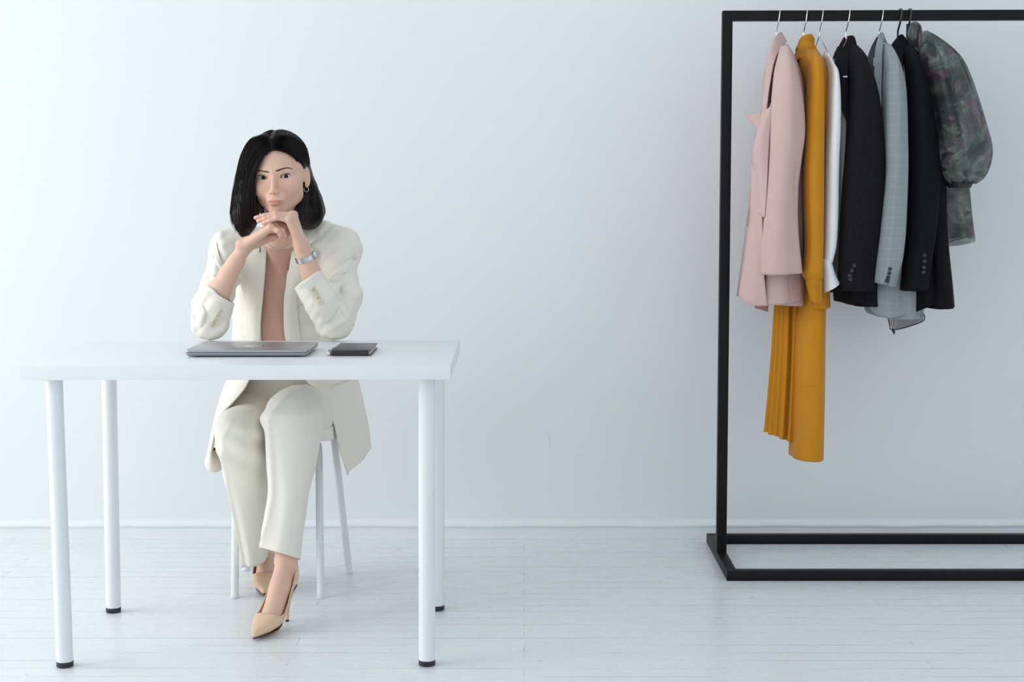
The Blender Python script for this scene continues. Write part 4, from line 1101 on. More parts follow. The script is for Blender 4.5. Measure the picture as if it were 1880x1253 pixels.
ca = me.color_attributes.new('tone', 'FLOAT_COLOR', 'POINT'); ca.data.foreach_set('color', tone.ravel())
body = link('body', me, M_skin, person)
print('body', len(V))

# eyes, looking into the room towards the viewer
for s in (-1, 1):
    c = from_head((EYC[0]*s, EYC[1], EYC[2]))
    bm = bmesh.new(); bmesh.ops.create_uvsphere(bm, u_segments=32, v_segments=24, radius=EYR*.001)
    gaze = (Vector((0.02, 0, CAMH+.03))-Vector(c)).normalized()
    rot = Vector((0, -1, 0)).rotation_difference(gaze).to_matrix()
    me = bpy.data.meshes.new('eye')
    for v in bm.verts:                                          # slight bulge of the cornea
        if v.co.y < -EYR*.001*.86: v.co.y -= .0007*min(1, (-v.co.y/(EYR*.001)-.86)/.1)
    bm.to_mesh(me); bm.free(); me.materials.append(M_eye); me.shade_smooth()
    o = bpy.data.objects.new('eye', me); C.objects.link(o); o.parent = person
    o.location = Vector(c)-person.location; o.rotation_euler = rot.to_euler()
    # upper lashes as a thin dark rim on the lid edge
    P = []
    for x in np.linspace(-13.6, 14.2, 15):
        z = float(lid_curves(np.array([x]), True)[0])
        r = EYR+1.5; y = math.sqrt(max(r*r-x*x-z*z, 1))
        P.append(from_head((s*(EYC[0]+x), EYC[1]+y, EYC[2]+z)))
    tube('eyelashes', P, np.array([.0003]+[.0009]*4+[.0011]*8+[.0010, .0006]), M_hair, person, 6)
    # brow
    if s > 0: B = [(9.5, 15.2), (18, 17.8), (27, 20.5), (35, 22.3), (43, 22), (50, 19.5), (56, 15.5)]
    else: B = [(-10, 13.8), (-18, 15.8), (-27, 17.5), (-35, 19.5), (-43, 19), (-50, 16)]
    P = []
    for x, z in B:
        y = 120.0
        for _ in range(60):                                    # find the forehead's surface
            dd = float(head_sdf(np.array([from_head((x, y, z))], f32))[0])*1000
            if dd < .15: break
            y -= max(dd*.7, .1)
        P.append((x, y, z))
    V2 = []; F2 = []; rb = random.Random(5+s)
    Pc = catmull(P, 8)
    nB = len(Pc)
    for i in range(nB*5):                                      # short hairs laid along the brow
        k = rb.random()*(nB-3); i0 = int(k); t = k/(nB-1)
        p0 = Pc[i0]; dr = Pc[i0+2]-Pc[i0]; dr = dr/np.linalg.norm(dr)
        wdt = (1.45*(1-t)**.6+.40)*(.55 if t < .06 else 1)
        off = np.array([0, .4, rb.uniform(-wdt, wdt)])
        a = p0+off; ln = rb.uniform(3.5, 6.0)
        upv = np.array([0, 0, 1.0])
        b = a+dr*ln+upv*(1.0-2.0*t)*rb.uniform(.3, 1.0)+np.array([0, .2-.1*abs(dr[1])*0, 0])
        w = .35
        n0 = len(V2)
        side = np.array([-dr[2], 0, dr[0]])*w
        for v in (a-side, a+side, b+side*.2, b-side*.2): V2.append(from_head(v))
        for v in (a-side, a+side, b+side*.2, b-side*.2): V2.append(from_head(v+np.array([0, .45, 0])))
        F2 += [tuple(n0+j for j in f) for f in ((0, 1, 2, 3), (7, 6, 5, 4), (0, 4, 5, 1), (1, 5, 6, 2), (2, 6, 7, 3), (3, 7, 4, 0))]
    link('eyebrow', mesh_from('eyebrow', V2, F2), M_brow, person, False)
# ================================================================ hair
def hit(px, py, f=lambda p: jacket_outer(p), y0=3.98, y1=4.45, off=.0):
    """depth at which the line of sight px, py meets a surface"""
    Y = y0
    for _ in range(120):
        d = float(f(np.array([W(px, py, Y)], f32))[0])
        if d < .0006: return Y-off
        Y += max(d*.8, .0006)
        if Y > y1: break
    return None
HL = [(484, 266, 4.125, .026), (466, 290, 4.12, .0265), (458.5, 312, 4.122, .0265), (454, 338, 4.126, .0275), (451.5, 366, 4.13, .031), (450.5, 392, 4.135, .0335), (450, 410, 4.135, .0275), (449, 428, 4.135, .013)]
HRr = [(542, 296, 4.225, .034), (549, 322, 4.23, .0345), (556, 348, 4.23, .038), (563, 372, 4.215, .0415), (566, 390, 4.205, .0435), (566, 399, 4.205, .034)]
def hair_sdf(p):
    q = to_head(p)
    d = ell(q, (0, -16, 48), (78, 99, 79))*.001
    x, y, z = q[:, 0], q[:, 1], q[:, 2]
    d = smin(d, ell(q, (-9, -64, -56), (77, 44, 78))*.001, .03)
    # the face stays free
    fc = (np.sqrt(((x-8)/64)**2+((z+10)/80)**2)-1)*60
    face = np.maximum(fc, -2-y)
    low = np.maximum(np.maximum(np.abs(x)-78, z+5), -12-y)         # below the temples nothing of the cap in front of the ears
    d = smax(d, -face*.001, .006); d = smax(d, -low*.001, .012)
    groove = cap(q, (-6, 84, 70), (-9, 60, 108), 1.4, 2.2); groove = np.minimum(groove, cap(q, (-9, 60, 108), (-9, -10, 129), 2.2, 1.5))
    d = smax(d, -groove*.001, .008)
    Sc = np.array([1, .62, 1], f32)
    l = chain(p*Sc, [J(a, b, c)*Sc for a, b, c, r in HL], [h[3] for h in HL], .012)
    r = chain(p*Sc, [J(a, b, c)*Sc for a, b, c, r_ in HRr], [h[3] for h in HRr], .012)
    d = smin(d, l, .016); d = smin(d, r, .016)
    # keep clear of cheek, neck and ear
    d = smax(d, -(np.maximum(fc+5, 12-y))*.001, .003)
    w = np.clip((75-z)/60, 0, 1); w = w*w*(3-2*w)
    c = y*(.85-.6*w)+x*w
    rip = .75*np.sin(c*1.05+.6*np.sin(c*.23))+.45*np.sin(c*2.1+1.7*np.sin(z*.02)+2)+.3*np.sin(c*.5+z*.01)
    return d+rip*.0010*np.clip((fc-1)/9, 0, 1)*(.35+.65*np.clip((25-z)/40, 0, 1))
lo_h, hi_h = bb([from_head(q) for q in ((-95, -140, -110), (95, 110, 140), (-95, 110, 140), (95, -140, -110))]+[J(430, 440, 4.12), J(600, 425, 4.18)], .01)
V, Q = sdf_mesh(hair_sdf, *[np.arange(lo_h[i], hi_h[i], .0013, dtype=f32) for i in range(3)])
V, Q = keep_main(V, Q, 3000); V = relax(V, Q, 1)
hair = link('hair', mesh_np('hair', V, Q), M_hair, person)
# free strands lying on the hair's surface, the ends a little ragged
def hair_strands(name, paths, seed, n, r0, st=.45, en=1.0):
    rnd = random.Random(seed); VV = []; FF = []
    P = [np.array([J(*q) for q in path]) for path in paths]
    for i in range(n):
        u = rnd.random()*(len(P)-1); a = int(u); t = u-a
        pts = P[a]*(1-t)+P[a+1]*t
        pts = catmull(pts, 6)
        k0 = rnd.randint(0, int(len(pts)*st)); k1 = len(pts)-rnd.randint(0, int(len(pts)*.12)); pts = pts[k0:max(k1, k0+6)]
        off = np.array([rnd.gauss(0, .0022), rnd.gauss(-.0015, .003), 0]); ph = rnd.uniform(0, 6)
        s = np.linspace(0, 1, len(pts))
        pts = pts+off+np.stack([np.sin(s*3+ph)*.0014, np.cos(s*2.3+ph)*.001, s*0], 1)+np.outer(s**3, [rnd.gauss(0, .0035*en), 0, rnd.gauss(0, .005*en)])
        rr = r0*np.minimum(1, (1-s)*5+.25)*np.minimum(1, s*6+.2)
        b = len(VV)
        for j, q in enumerate(pts):
            for a2 in (0, 2.09, 4.19): VV.append(q+rr[j]*np.array([math.cos(a2), math.sin(a2), 0]))
        for j in range(len(pts)-1):
            for a2 in range(3): FF.append((b+j*3+a2, b+j*3+(a2+1) % 3, b+(j+1)*3+(a2+1) % 3, b+(j+1)*3+a2))
    o = link(name, mesh_from(name, VV, FF), M_hair, hair); return o
hair_strands('strands', [[(487, 262, 4.083), (462, 282, 4.083), (444, 312, 4.088), (434, 350, 4.092), (430, 385, 4.098), (431, 408, 4.106), (438, 430, 4.115)],
    [(492, 262, 4.075), (470, 284, 4.072), (456, 315, 4.073), (448, 350, 4.075), (444, 385, 4.078), (443, 412, 4.084), (444, 436, 4.10)],
    [(495, 264, 4.07), (477, 290, 4.065), (466, 320, 4.067), (460, 352, 4.070), (458, 385, 4.075), (457, 408, 4.082), (456, 428, 4.098)],
    [(497, 268, 4.068), (484, 290, 4.062), (473, 314, 4.063), (469, 346, 4.070), (470, 380, 4.080), (471, 398, 4.088), (469, 412, 4.10)]], 3, 260, .0006)
hair_strands('strands', [[(496, 250, 4.085), (470, 261, 4.082), (453, 284, 4.084), (443, 316, 4.088), (436, 350, 4.093), (432, 385, 4.100), (434, 415, 4.112)],
    [(494, 247, 4.10), (467, 257, 4.095), (450, 282, 4.098), (441, 313, 4.104), (434, 347, 4.108), (429.5, 385, 4.114), (431, 413, 4.122)],
    [(492, 244, 4.12), (464, 254, 4.115), (447, 281, 4.118), (438.5, 312, 4.122), (431.5, 346, 4.126), (427, 386, 4.132), (428.5, 411, 4.136)]], 13, 420, .0007)
hair_strands('strands', [[(560, 322, 4.178), (563, 345, 4.175), (560, 370, 4.160), (558, 392, 4.155), (560, 412, 4.16)],
    [(568, 322, 4.18), (574, 348, 4.172), (575, 372, 4.145), (575, 395, 4.145), (571, 416, 4.16)],
    [(573, 325, 4.19), (582, 352, 4.185), (589, 376, 4.165), (591, 397, 4.165), (581, 414, 4.17)]], 8, 150, .0006)
def cap_strands(side, seed, n):
    rnd = random.Random(seed); VV = []; FF = []
    for i in range(n):
        y0 = rnd.uniform(-70, 82); end = rnd.uniform(68, 104) if side > 0 else rnd.uniform(55, 88)
        f0 = rnd.uniform(0, .35) if rnd.random() < .6 else 0
        fs = np.linspace(f0, 1, 16); pts = []
        for f in fs:
            ph = math.radians(3+(end-3)*f)
            y = y0*(1-f**1.3)+(-16+.25*y0)*f**1.3 if side > 0 else y0+(8-.12*y0)*f
            kk = math.sqrt(max(1-((y+16)/99)**2, .02))
            lift = 1.0+1.2*rnd.random()*.2
            pts.append(from_head((side*(78+lift)*kk*math.sin(ph)-(5 if f < .1 else 5*(1-f)), y, 48+(79+lift)*kk*math.cos(ph)-(2.5 if f < .06 else 0))))
        pts = np.array(pts)
        keep = hair_sdf(pts.astype(f32))
        pts = pts[np.abs(keep) < .006]
        if len(pts) < 5: continue
        off = rnd.gauss(0, .0006); rr = .0006*np.minimum(1, np.linspace(0, 1, len(pts))*6+.25)*np.minimum(1, np.linspace(1, 0, len(pts))*5+.2)
        b = len(VV); T = np.gradient(pts, axis=0)
        for j, q in enumerate(pts):
            t_ = T[j]/(np.linalg.norm(T[j])+1e-9); u_ = np.cross(t_, [0, 0, 1.0]); u_ /= np.linalg.norm(u_)+1e-9; w_ = np.cross(t_, u_)
            for a2 in (0, 2.09, 4.19): VV.append(q+off+rr[j]*(u_*math.cos(a2)+w_*math.sin(a2)))
        for j in range(len(pts)-1):
            for a2 in range(3): FF.append((b+j*3+a2, b+j*3+(a2+1) % 3, b+(j+1)*3+(a2+1) % 3, b+(j+1)*3+a2))
    return link('strands', mesh_from('strands', VV, FF), M_hair, hair)
cap_strands(1, 31, 420); cap_strands(-1, 32, 420)
def on_hair(L):
    out = []
    for x, y in L:
        h = None
        for dx, dy in ((0, 0), (-2, 2), (2, 2), (-4, 4), (4, 4), (-7, 6), (7, 6)):
            h = hit(x+dx, y+dy, hair_sdf, 4.0, 4.4)
            if h is not None: break
        out.append((x, y, (h or 4.12)-.0006))
    return out
hair_strands('strands', [on_hair(L) for L in ([(500, 276.5), (516, 278), (532, 284.5), (545, 296), (552, 311)], [(499, 270), (518, 268), (537, 275), (552, 290), (560, 311)], [(498, 262), (520, 257), (542, 266), (558, 285), (566, 309)], [(497, 253), (522, 247.5), (546, 258), (562, 280), (569, 307)])], 51, 420, .0006, .15, .25)
hair_strands('strands', [on_hair(L) for L in ([(498, 276.5), (488, 282), (479, 292), (473, 306), (470, 326)], [(497, 268), (483, 273), (470, 286), (462, 306), (458, 330)], [(496, 258), (478, 262), (462, 277), (452, 302), (447, 330)], [(495, 249), (475, 253), (457, 271), (447, 297), (441, 328)])], 52, 520, .0007, .15, .4)
# earring and necklace
lobe = from_head((70, -3, -34))
th = np.linspace(-.3, 2*PI-1.0, 26)
tube('earring', [np.array(lobe)+np.array([.0062*math.sin(a)+.001, -.002+.002*math.cos(a), -.0048+.0062*math.cos(a)]) for a in th], .0008, M_gold, person, 8)

# ================================================================ cream jacket, top
ARM_R = [(424, 458, 4.275, .0540), (407, 510, 4.205, .0475), (389, 562, 4.125, .0520), (386, 591, 4.096, .0505)]
FOR_R = [(386, 591, 4.096, .0505), (397, 560, 4.070, .0445), (405, 543, 4.058, .0400), (425, 500, 4.045, .037)]
ARM_L = [(626, 456, 4.290, .0540), (623, 500, 4.225, .0465), (629, 542, 4.150, .0530), (616, 589, 4.104, .0520)]
FOR_L = [(613, 589, 4.098, .0520), (589, 550, 4.066, .0475), (564, 513, 4.052, .0420), (540, 472, 4.044, .039)]
def ch(p, L, k): return chain(p, [J(*q[:3]) for q in L], [q[3] for q in L], k)
CUF_R = (J(404.5, 541, 4.057), np.array([.565, .14, .81], f32)); CUF_L = (J(571.5, 506, 4.05), np.array([-.57, -.05, .82], f32))
def fold_lines(p, d, L):
    for pts, r, k, sgn in L:
        c = chain(p, [J(*q) for q in pts], [r*.4]+[r]*(len(pts)-2)+[r*.4] if len(pts) > 2 else [r, r*.4])
        d = smin(d, c, k) if sgn > 0 else smax(d, -c, k)
    return d
FOLD_PX = [  # raised folds (+) and soft creases (-) of the pushed-up sleeves, along the lines the photograph shows
 ([(606, 515), (628, 498), (652, 484)], .0095, .014, 1),
 ([(612, 529), (635, 516), (660, 511)], .0105, .014, 1),
 ([(628, 546), (648, 545), (661, 536)], .0095, .014, 1),
 ([(612, 602), (630, 588), (641, 570)], .0080, .014, 1),
 ([(600, 480), (622, 466), (646, 458)], .0080, .016, 1),
 ([(391, 468), (397, 490), (393, 514)], .0085, .014, 1),
 ([(380, 536), (371, 556)], .0080, .014, 1),
 ([(356, 578), (357, 602)], .0080, .014, 1),
 ([(396, 614), (408, 603), (416, 586)], .0080, .014, 1),
 ([(404, 428), (408, 455), (416, 478)], .0075, .016, 1),
 ([(604, 522), (625, 506), (650, 497)], .0050, .010, -1),
 ([(390, 522), (400, 526), (408, 524)], .0040, .010, -1)]
FOLDS = []
def jacket_outer(p, cuffs=True, folds=True):
    t = base_torso(p)-.004
    sh = smin(cap(p, J(440, 446, 4.282), J(424, 458, 4.275), .040, .053), cap(p, J(594, 433, 4.288), J(626, 456, 4.29), .040, .053), .01)
    sh = smin(sh, cap(p, J(440, 446, 4.285), J(594, 436, 4.292), .038, .038), .03)
    t = smin(t, sh, .045)
    ar = smin(ch(p, ARM_R, .012), t, .030); ar2 = smin(ch(p, ARM_L, .012), ar, .030)
    fr, fl = ch(p, FOR_R, .012), ch(p, FOR_L, .012)
    if cuffs:
        fr = smax(fr, (p-CUF_R[0]) @ CUF_R[1], .002); fl = smax(fl, (p-CUF_L[0]) @ CUF_L[1], .002)
    d = smin(ar2, smin(fr, fl, .001), .008)
    if folds:
        d = fold_lines(p, d, FOLDS)
        x, y, z = p[:, 0], p[:, 1], p[:, 2]
        d = d+.0022*np.sin(z*70+x*40+2*np.sin(y*30))*np.sin(x*55-z*25+1)+.0008*np.sin(z*160-x*90+3*np.sin(x*40))
    return d
for pts, rr_, kk_, sg_ in FOLD_PX:
    L_ = []
    for (x_, y_) in pts:
        Y_ = hit(x_, y_, lambda p: jacket_outer(p, True, False))
        if Y_ is not None: L_.append((x_, y_, Y_+(rr_*.45 if sg_ > 0 else -rr_*.10)))
    if L_:
        md_ = sorted(q[2] for q in L_)[len(L_)//2]; L_ = [q for q in L_ if abs(q[2]-md_) < .07]
    if len(L_) > 1: FOLDS.append((L_, rr_, kk_, sg_))
def zx(pts, Y=4.25):
    P = [W(x, y, Y) for y, x in pts]; P.sort(key=lambda v: v.z)
    return np.array([v.z for v in P]), np.array([v.x for v in P])
OL = zx([(400, 490), (455, 489), (500, 487), (540, 483), (570, 480), (600, 478), (630, 477), (690, 476)])
OR = zx([(400, 541), (455, 536.5), (500, 530), (545, 523), (570, 521.5), (600, 521), (630, 526), (690, 542)])
YCz = np.array([J(*t[:3])[2] for t in JT][::1]); YCy = np.array([t[2] for t in JT])
o_ = np.argsort(YCz); YCz, YCy = YCz[o_], YCy[o_]
HEMZ = float(J(523, 690, 4.40)[2])
def jacket_sdf(p):
    d = jacket_outer(p)
    z = p[:, 2]
    d = np.maximum(d, -(jacket_outer(p, False)+.0080))
    wd = np.minimum(np.minimum(p[:, 0]-np.interp(z, *OL), np.interp(z, *OR)-p[:, 0]), np.interp(z, YCz, YCy)-p[:, 1])
    d = smax(d, wd, .0015)
    d = smax(d, -cap(p, J(516, 470, 4.255), NK, .056, .060), .004)
    d = np.maximum(d, HEMZ-z)
    return d
lo, hi = bb([J(340, 640, 3.97), J(680, 395, 3.97), J(340, 640, 4.53), J(680, 395, 4.53), J(520, 700, 4.4)], .01)
V, Q = sdf_mesh(jacket_sdf, *[np.arange(lo[i], hi[i], .0027, dtype=f32) for i in range(3)])
V, Q = keep_main(V, Q, 3000); V = relax(V, Q, 2)
jacket = link('suit_jacket', mesh_np('suit_jacket', V, Q), M_suit, person)
print('jacket', len(V))
def body_front(px, py, off=.004):
    t = lambda p: smin(base_torso(p)-.004, smin(cap(p, J(440, 446, 4.285), J(594, 436, 4.292), .038, .038), cap(p, J(594, 433, 4.288), J(626, 456, 4.29), .040, .053), .03), .045)
    h = hit(px, py, t, 4.05, 4.5)
    return (h if h is not None else 4.27)-off
def HP(rows, off=.004): return [[(x, y, body_front(x, y, off if not isinstance(off, list) else off[j])) for j, (x, y) in enumerate(r)] for r in rows]
LAPL = [[(489.5, 440), (482, 443), (474, 446)], [(489.5, 458), (474, 460), (458, 463)], [(488.5, 478), (466, 478), (444, 480)], [(487, 500), (464, 500), (441, 501)], [(483.5, 540), (465, 540), (446, 543)], [(479, 590), (465, 590), (451, 592)], [(477.5, 628), (466, 628), (453.5, 630)], [(477, 668), (468, 668), (458, 670)]]
sheet('lapel', Ps(HP(LAPL, [.002, .008, .006])), M_suit, jacket, 8, 8, .003)
LAPR = [[(540, 440), (548, 443), (560, 449)], [(536, 458), (556, 458), (580.5, 463)], [(533, 478), (554, 480), (574, 484)], [(529.5, 503), (546, 505), (562, 508)], [(523.5, 540), (534, 540), (546, 541)], [(521, 590), (534, 590), (548, 592)], [(525.5, 628), (538, 628), (553.5, 630)], [(538, 668), (548, 668), (560, 670)]]
sheet('lapel', Ps(HP(LAPR, [.002, .008, .006])), M_suit, jacket, 8, 8, .003)
sheet('collar', Ps(HP([[(548, 408), (562, 408), (574, 409)], [(548, 424), (564, 424), (578, 425)], [(547, 440), (564, 440), (580.5, 438)], [(548, 449), (556, 450), (567, 450.5)]], [.010, .013, .010])), M_suit, jacket, 7, 7, .003)
seam('pocket_welt', [(547, 563, body_front(547, 563, .001)), (554, 560, body_front(554, 560, .001)), (562, 556, body_front(562, 556, .001))], M_suit, jacket, .0016)
def fold_lip(line, off, lift=.0065):
    """a fold of the sleeve cloth: one edge stands proud along the line, the other runs back into the sleeve"""
    L = catmull([(x, y, 0) for x, y in line], 3); rows = []
    md = sorted((hit(x, y) or 9) for x, y, _ in L)[len(L)//2]
    for k, (x, y, _) in enumerate(L):
        e = math.sin(PI*k/(len(L)-1))**.7 if 0 < k < len(L)-1 else 0.0; row = []; sc = .12+.88*e
        for t, up in ((0, lift), (.35, lift*.85), (.7, lift*.25), (1.05, -.007)):
            xx, yy = x+off[0]*t*sc, y+off[1]*t*sc; h = hit(xx, yy)
            if h is None or abs(h-md) > .06: h = md
            row.append((xx, yy, h-(up*e if up > 0 else up)+(.0030 if e == 0 else 0)))
        rows.append(row)
    sheet('sleeve_fold', Ps(rows), M_suit, jacket, 3, 4, .0022)
for ln, of in (([(600, 509), (618, 491), (638, 478), (655, 469)], (4, 15)), ([(620, 531), (630, 552), (641, 575), (648, 590)], (-13, 6)),
               ([(397, 441), (401, 464), (410, 488), (418, 500)], (-11, 4)), ([(366, 556), (371, 575), (366, 606)], (9, 2)), ([(388, 503), (399, 512), (411, 514)], (-3, 11))):
    fold_lip(ln, of)
def cuff_buttons(pts, lift=0.0):
    for (x, y) in pts:
        Y = hit(x, y)-lift
        p = np.array(W(x, y, Y), f32); e = 1e-3
        n = np.array([float(jacket_outer((p+np.eye(3, dtype=f32)[i]*e)[None])[0]-jacket_outer((p-np.eye(3, dtype=f32)[i]*e)[None])[0]) for i in range(3)]); n /= np.linalg.norm(n)
        lathe('button', [(.0012, .0022), (.0030, .0022), (.0040, .0034), (.0058, .0034), (.0066, .0024), (.0066, .0008), (.005, 0)][::-1], p, M_cbtn, jacket, 22, n)
def on_sleeve(x, y, off): return (x, y, (hit(x, y) or 4.05)-off)
sheet('cuff_vent', Ps([[on_sleeve(x, y, o) for x, y, o in row] for row in ([(558.5, 517.5, .002), (572, 507.5, .003), (585, 498, .003)], [(569, 543, .002), (586, 531, .004), (602, 519, .004)], [(584, 571, .002), (600, 556, .004), (615, 540, .004)], [(600.5, 594, .001), (615, 576, .003), (627, 557, .003)])]), M_suit, jacket, 8, 8, .003)
cuff_buttons([(574.6, 531), (579, 538), (583.6, 546.5), (589, 556)], .0045)
cuff_buttons([(404.8, 571.5), (400, 579.5), (395, 588), (391, 596.5)])
# rose top under the jacket
def top_sdf(p):
    t = base_torso(p)+.009
    t = smin(t, cap(p, NECKB, NK, .053, .050), .03)
    x, y, z = p[:, 0], p[:, 1], p[:, 2]
    t = t+.0012*np.sin((x*.8+z*.5)*130)*np.clip((z-.95)*8, 0, 1)+.0012*np.sin(x*90+z*30)
    cz = NECKZ+(y-4.21)*.55
    return smax(t, z-cz, .002)
NECKZ = float(W(512, 458, 4.20).z)
V, Q = sdf_mesh(top_sdf, *[np.arange(bb(JT and [J(430, 700, 4.3), J(620, 440, 4.3), J(520, 690, 4.6), J(520, 440, 4.1)], .02)[0][i], bb([J(430, 700, 4.3), J(620, 440, 4.3), J(520, 690, 4.6), J(520, 440, 4.1)], .02)[1][i], .0032, dtype=f32) for i in range(3)])
V, Q = keep_main(V, Q, 1000); V = relax(V, Q, 2)
link('top', mesh_np('top', V, Q), M_top, person)
nk = lambda px, py: (hit(px, py, lambda p: np.minimum(torso_sdf(p), top_sdf(p)), 4.06, 4.5) or 4.2)
tube('necklace', catmull([list(W(x, y, nk(x, y)-.0012)) for x, y in ((490, 447), (497, 453), (506, 456.5), (514, 457), (522, 454.5), (530, 449))], 5), .0010, M_steel, person, 8)
# watch on her left wrist
wc = np.array(J(560, 474, 4.036)); wa = np.array(J(553.5, 452, 4.030))-np.array(AL2); wa = wa/np.linalg.norm(wa)
wu = np.array([.92, 0.05, .40]); wu -= wa*wu.dot(wa); wu /= np.linalg.norm(wu); wv = np.cross(wa, wu)
watch = empty('watch', wc); watch.parent = person; watch.location = Vector(wc)-person.location
def rel(o): return o
VV = []; FF = []
N = 34
for k in range(N):
    a0 = 2*PI*(k+.06)/N; a1 = 2*PI*(k+.94)/N
    for s0, s1 in ((-.0062, -.0022), (-.0020, .0020), (.0022, .0062)):
        b = len(VV)
        for a in (a0, a1):
            for s in (s0, s1):
                for r in (.0248, .0266): VV.append(wc+wu*math.cos(a)*r*1.0+wv*math.sin(a)*r*.98+wa*s)
        FF += [tuple(b+i for i in f) for f in ((0, 1, 3, 2), (4, 6, 7, 5), (0, 4, 5, 1), (2, 3, 7, 6), (0, 2, 6, 4), (1, 5, 7, 3))]
link('watch_band', mesh_from('watch_band', VV, FF), M_steel, watch, False)
bm = bmesh.new(); box_bm(bm, (-.0095, -.0095, 0), (.0095, .0095, .0062), .002)
Mx = Matrix((( *wv, ), ( *wa, ), ( *wu, ))).transposed()
bmesh.ops.transform(bm, verts=bm.verts, matrix=Mx.to_4x4()); bmesh.ops.translate(bm, verts=bm.verts, vec=Vector(wc+wu*.0245))
auto(from_bm('watch_case', bm, M_steel, watch))
tube('watch_crown', [wc+wu*.0275+wa*.0095, wc+wu*.0275+wa*.0120], .0018, M_steel, watch, 12)
# small dark clip on the lapel below the right hand
cl = W(477.5, 456, body_front(477, 456, .014)-.02)
tube('clip', [cl+Vector((0, 0, .006)), cl, cl+Vector((-.0005, 0, -.012))], [.0012, .0014, .0016], M_blackfoot, person, 10)

# ---------------------------------------------------------------- jacket skirts
def fold2(a, k, ph): return lambda u, v: a*np.sin(k*v+ph+1.5*u)*(.3+u)
sheet('jacket_skirt', Ps([[(548, 664, 4.27), (590, 664, 4.30), (632, 664, 4.38), (648, 664, 4.48)],
    [(560, 697, 4.25), (595, 697, 4.27), (632, 697, 4.36), (657, 697, 4.47)], [(583, 717, 4.215), (610, 717, 4.25), (642, 717, 4.35), (663, 717, 4.46)],
    [(600, 745, 4.205), (624, 745, 4.245), (652, 745, 4.34), (669.5, 745, 4.45)], [(612, 780, 4.205), (634, 780, 4.245), (660, 778, 4.335), (677, 776, 4.44)],
    [(619, 812, 4.21), (638, 812, 4.25), (664, 808, 4.335), (681, 804, 4.43)], [(627, 842, 4.22), (644, 838, 4.255), (667, 828, 4.335), (683, 822, 4.425)],
    [(637, 873, 4.23), (648, 861, 4.262), (666, 842, 4.335), (683, 825, 4.425)]]), M_suit, jacket, 8, 12, .003, fold2(.0035, 9, 1))
sheet('jacket_skirt', Ps([[(476, 664, 4.27), (455, 664, 4.29), (432, 664, 4.36), (424, 664, 4.46)],
    [(457, 698, 4.22), (444, 698, 4.25), (424, 698, 4.35), (417, 698, 4.46)], [(446, 717, 4.19), (434, 717, 4.23), (416, 717, 4.34), (410, 717, 4.45)],
    [(426, 740, 4.165), (420, 740, 4.22), (409, 740, 4.33), (403, 740, 4.44)], [(408, 759, 4.16), (407, 759, 4.22), (402, 759, 4.32), (398, 759, 4.43)],
    [(396, 785, 4.165), (397, 785, 4.22), (394, 785, 4.32), (392, 785, 4.42)], [(391, 812, 4.18), (392, 812, 4.23), (389, 812, 4.32), (387, 812, 4.41)],
    [(388, 833, 4.20), (388, 836, 4.24), (385, 838, 4.32), (382, 838, 4.40)]]), M_suit, jacket, 8, 12, .003, fold2(.003, 8, 2))
# gathered hem corner of the jacket bunched over the stool's edge
ringloft('jacket_hem_corner', [R(826, 386, 396, 4.30, .03), R(836, 381, 404, 4.30, .05), R(845, 378, 409, 4.30, .055), R(854, 379, 409, 4.30, .05), R(861, 383, 407, 4.30, .04), R(865, 391, 402, 4.30, .02)][::-1], M_suit, jacket, 50, 8, folds_fn(6, .003, (3, 5, 7)), .002, cap_top=True)
seam('skirt_pocket', [(610, 709, 4.242), (628, 703, 4.30), (645, 697, 4.385)], M_suitin, jacket, .0014)

# ================================================================ trousers
trs = empty('trousers', (0, 0, 0)); trs.parent = person; trs.location = -person.location
def sweep(name, rows, mat, parent, n=72, m=8, folds=None, thick=.002):
    """cloth tube along rows of (centre, half-axis A, half-axis B)"""
    Rr = np.array([list(c)+list(a)+list(b) for c, a, b in rows], float); S = catmull(Rr, m); k = len(S)
    th = np.linspace(0, 2*PI, n, endpoint=False); ct, st = np.cos(th)[:, None], np.sin(th)[:, None]
    V = np.zeros((k, n, 3))
    for i in range(k):
        c, a, b = S[i, :3], S[i, 3:6], S[i, 6:9]; t = i/(k-1)
        g = (1+(folds(th, t) if folds is not None else 0))
        g = g[:, None] if hasattr(g, 'shape') else g
        V[i] = c+(a*ct+b*st)*g
    idx = np.arange(k*n).reshape(k, n); nx_ = np.roll(idx, -1, axis=1)
    Qd = np.stack([idx[:-1], idx[1:], nx_[1:], nx_[:-1]], -1).reshape(-1, 4)
    o = link(name, mesh_np(name, V.reshape(-1, 3), Qd), mat, parent)
    md = o.modifiers.new('cloth_thickness', 'SOLIDIFY'); md.thickness = thick; md.offset = 0
    return o
def leg_folds(crease, seed, amp):
    fb = folds_fn(seed, amp, (2, 3, 5, 7), 1.0, .8, .5)
    rr = np.array(crease, float)
    def f(th, t):
        th0 = np.interp(t, rr[:, 0], rr[:, 1]); w = np.interp(t, rr[:, 0], rr[:, 2])
        dth = (th-th0+PI) % (2*PI)-PI
        return fb(th, t)+w*np.exp(-np.abs(dth)/.13)
    return f
def knee_ripples(f, amp, tc, tw, k1, k2):
    return lambda th, t: f(th, t)+amp*np.exp(-((t-tc)/tw)**2)*np.sin(k1*t+k2*th+1.2*np.sin(2*th))
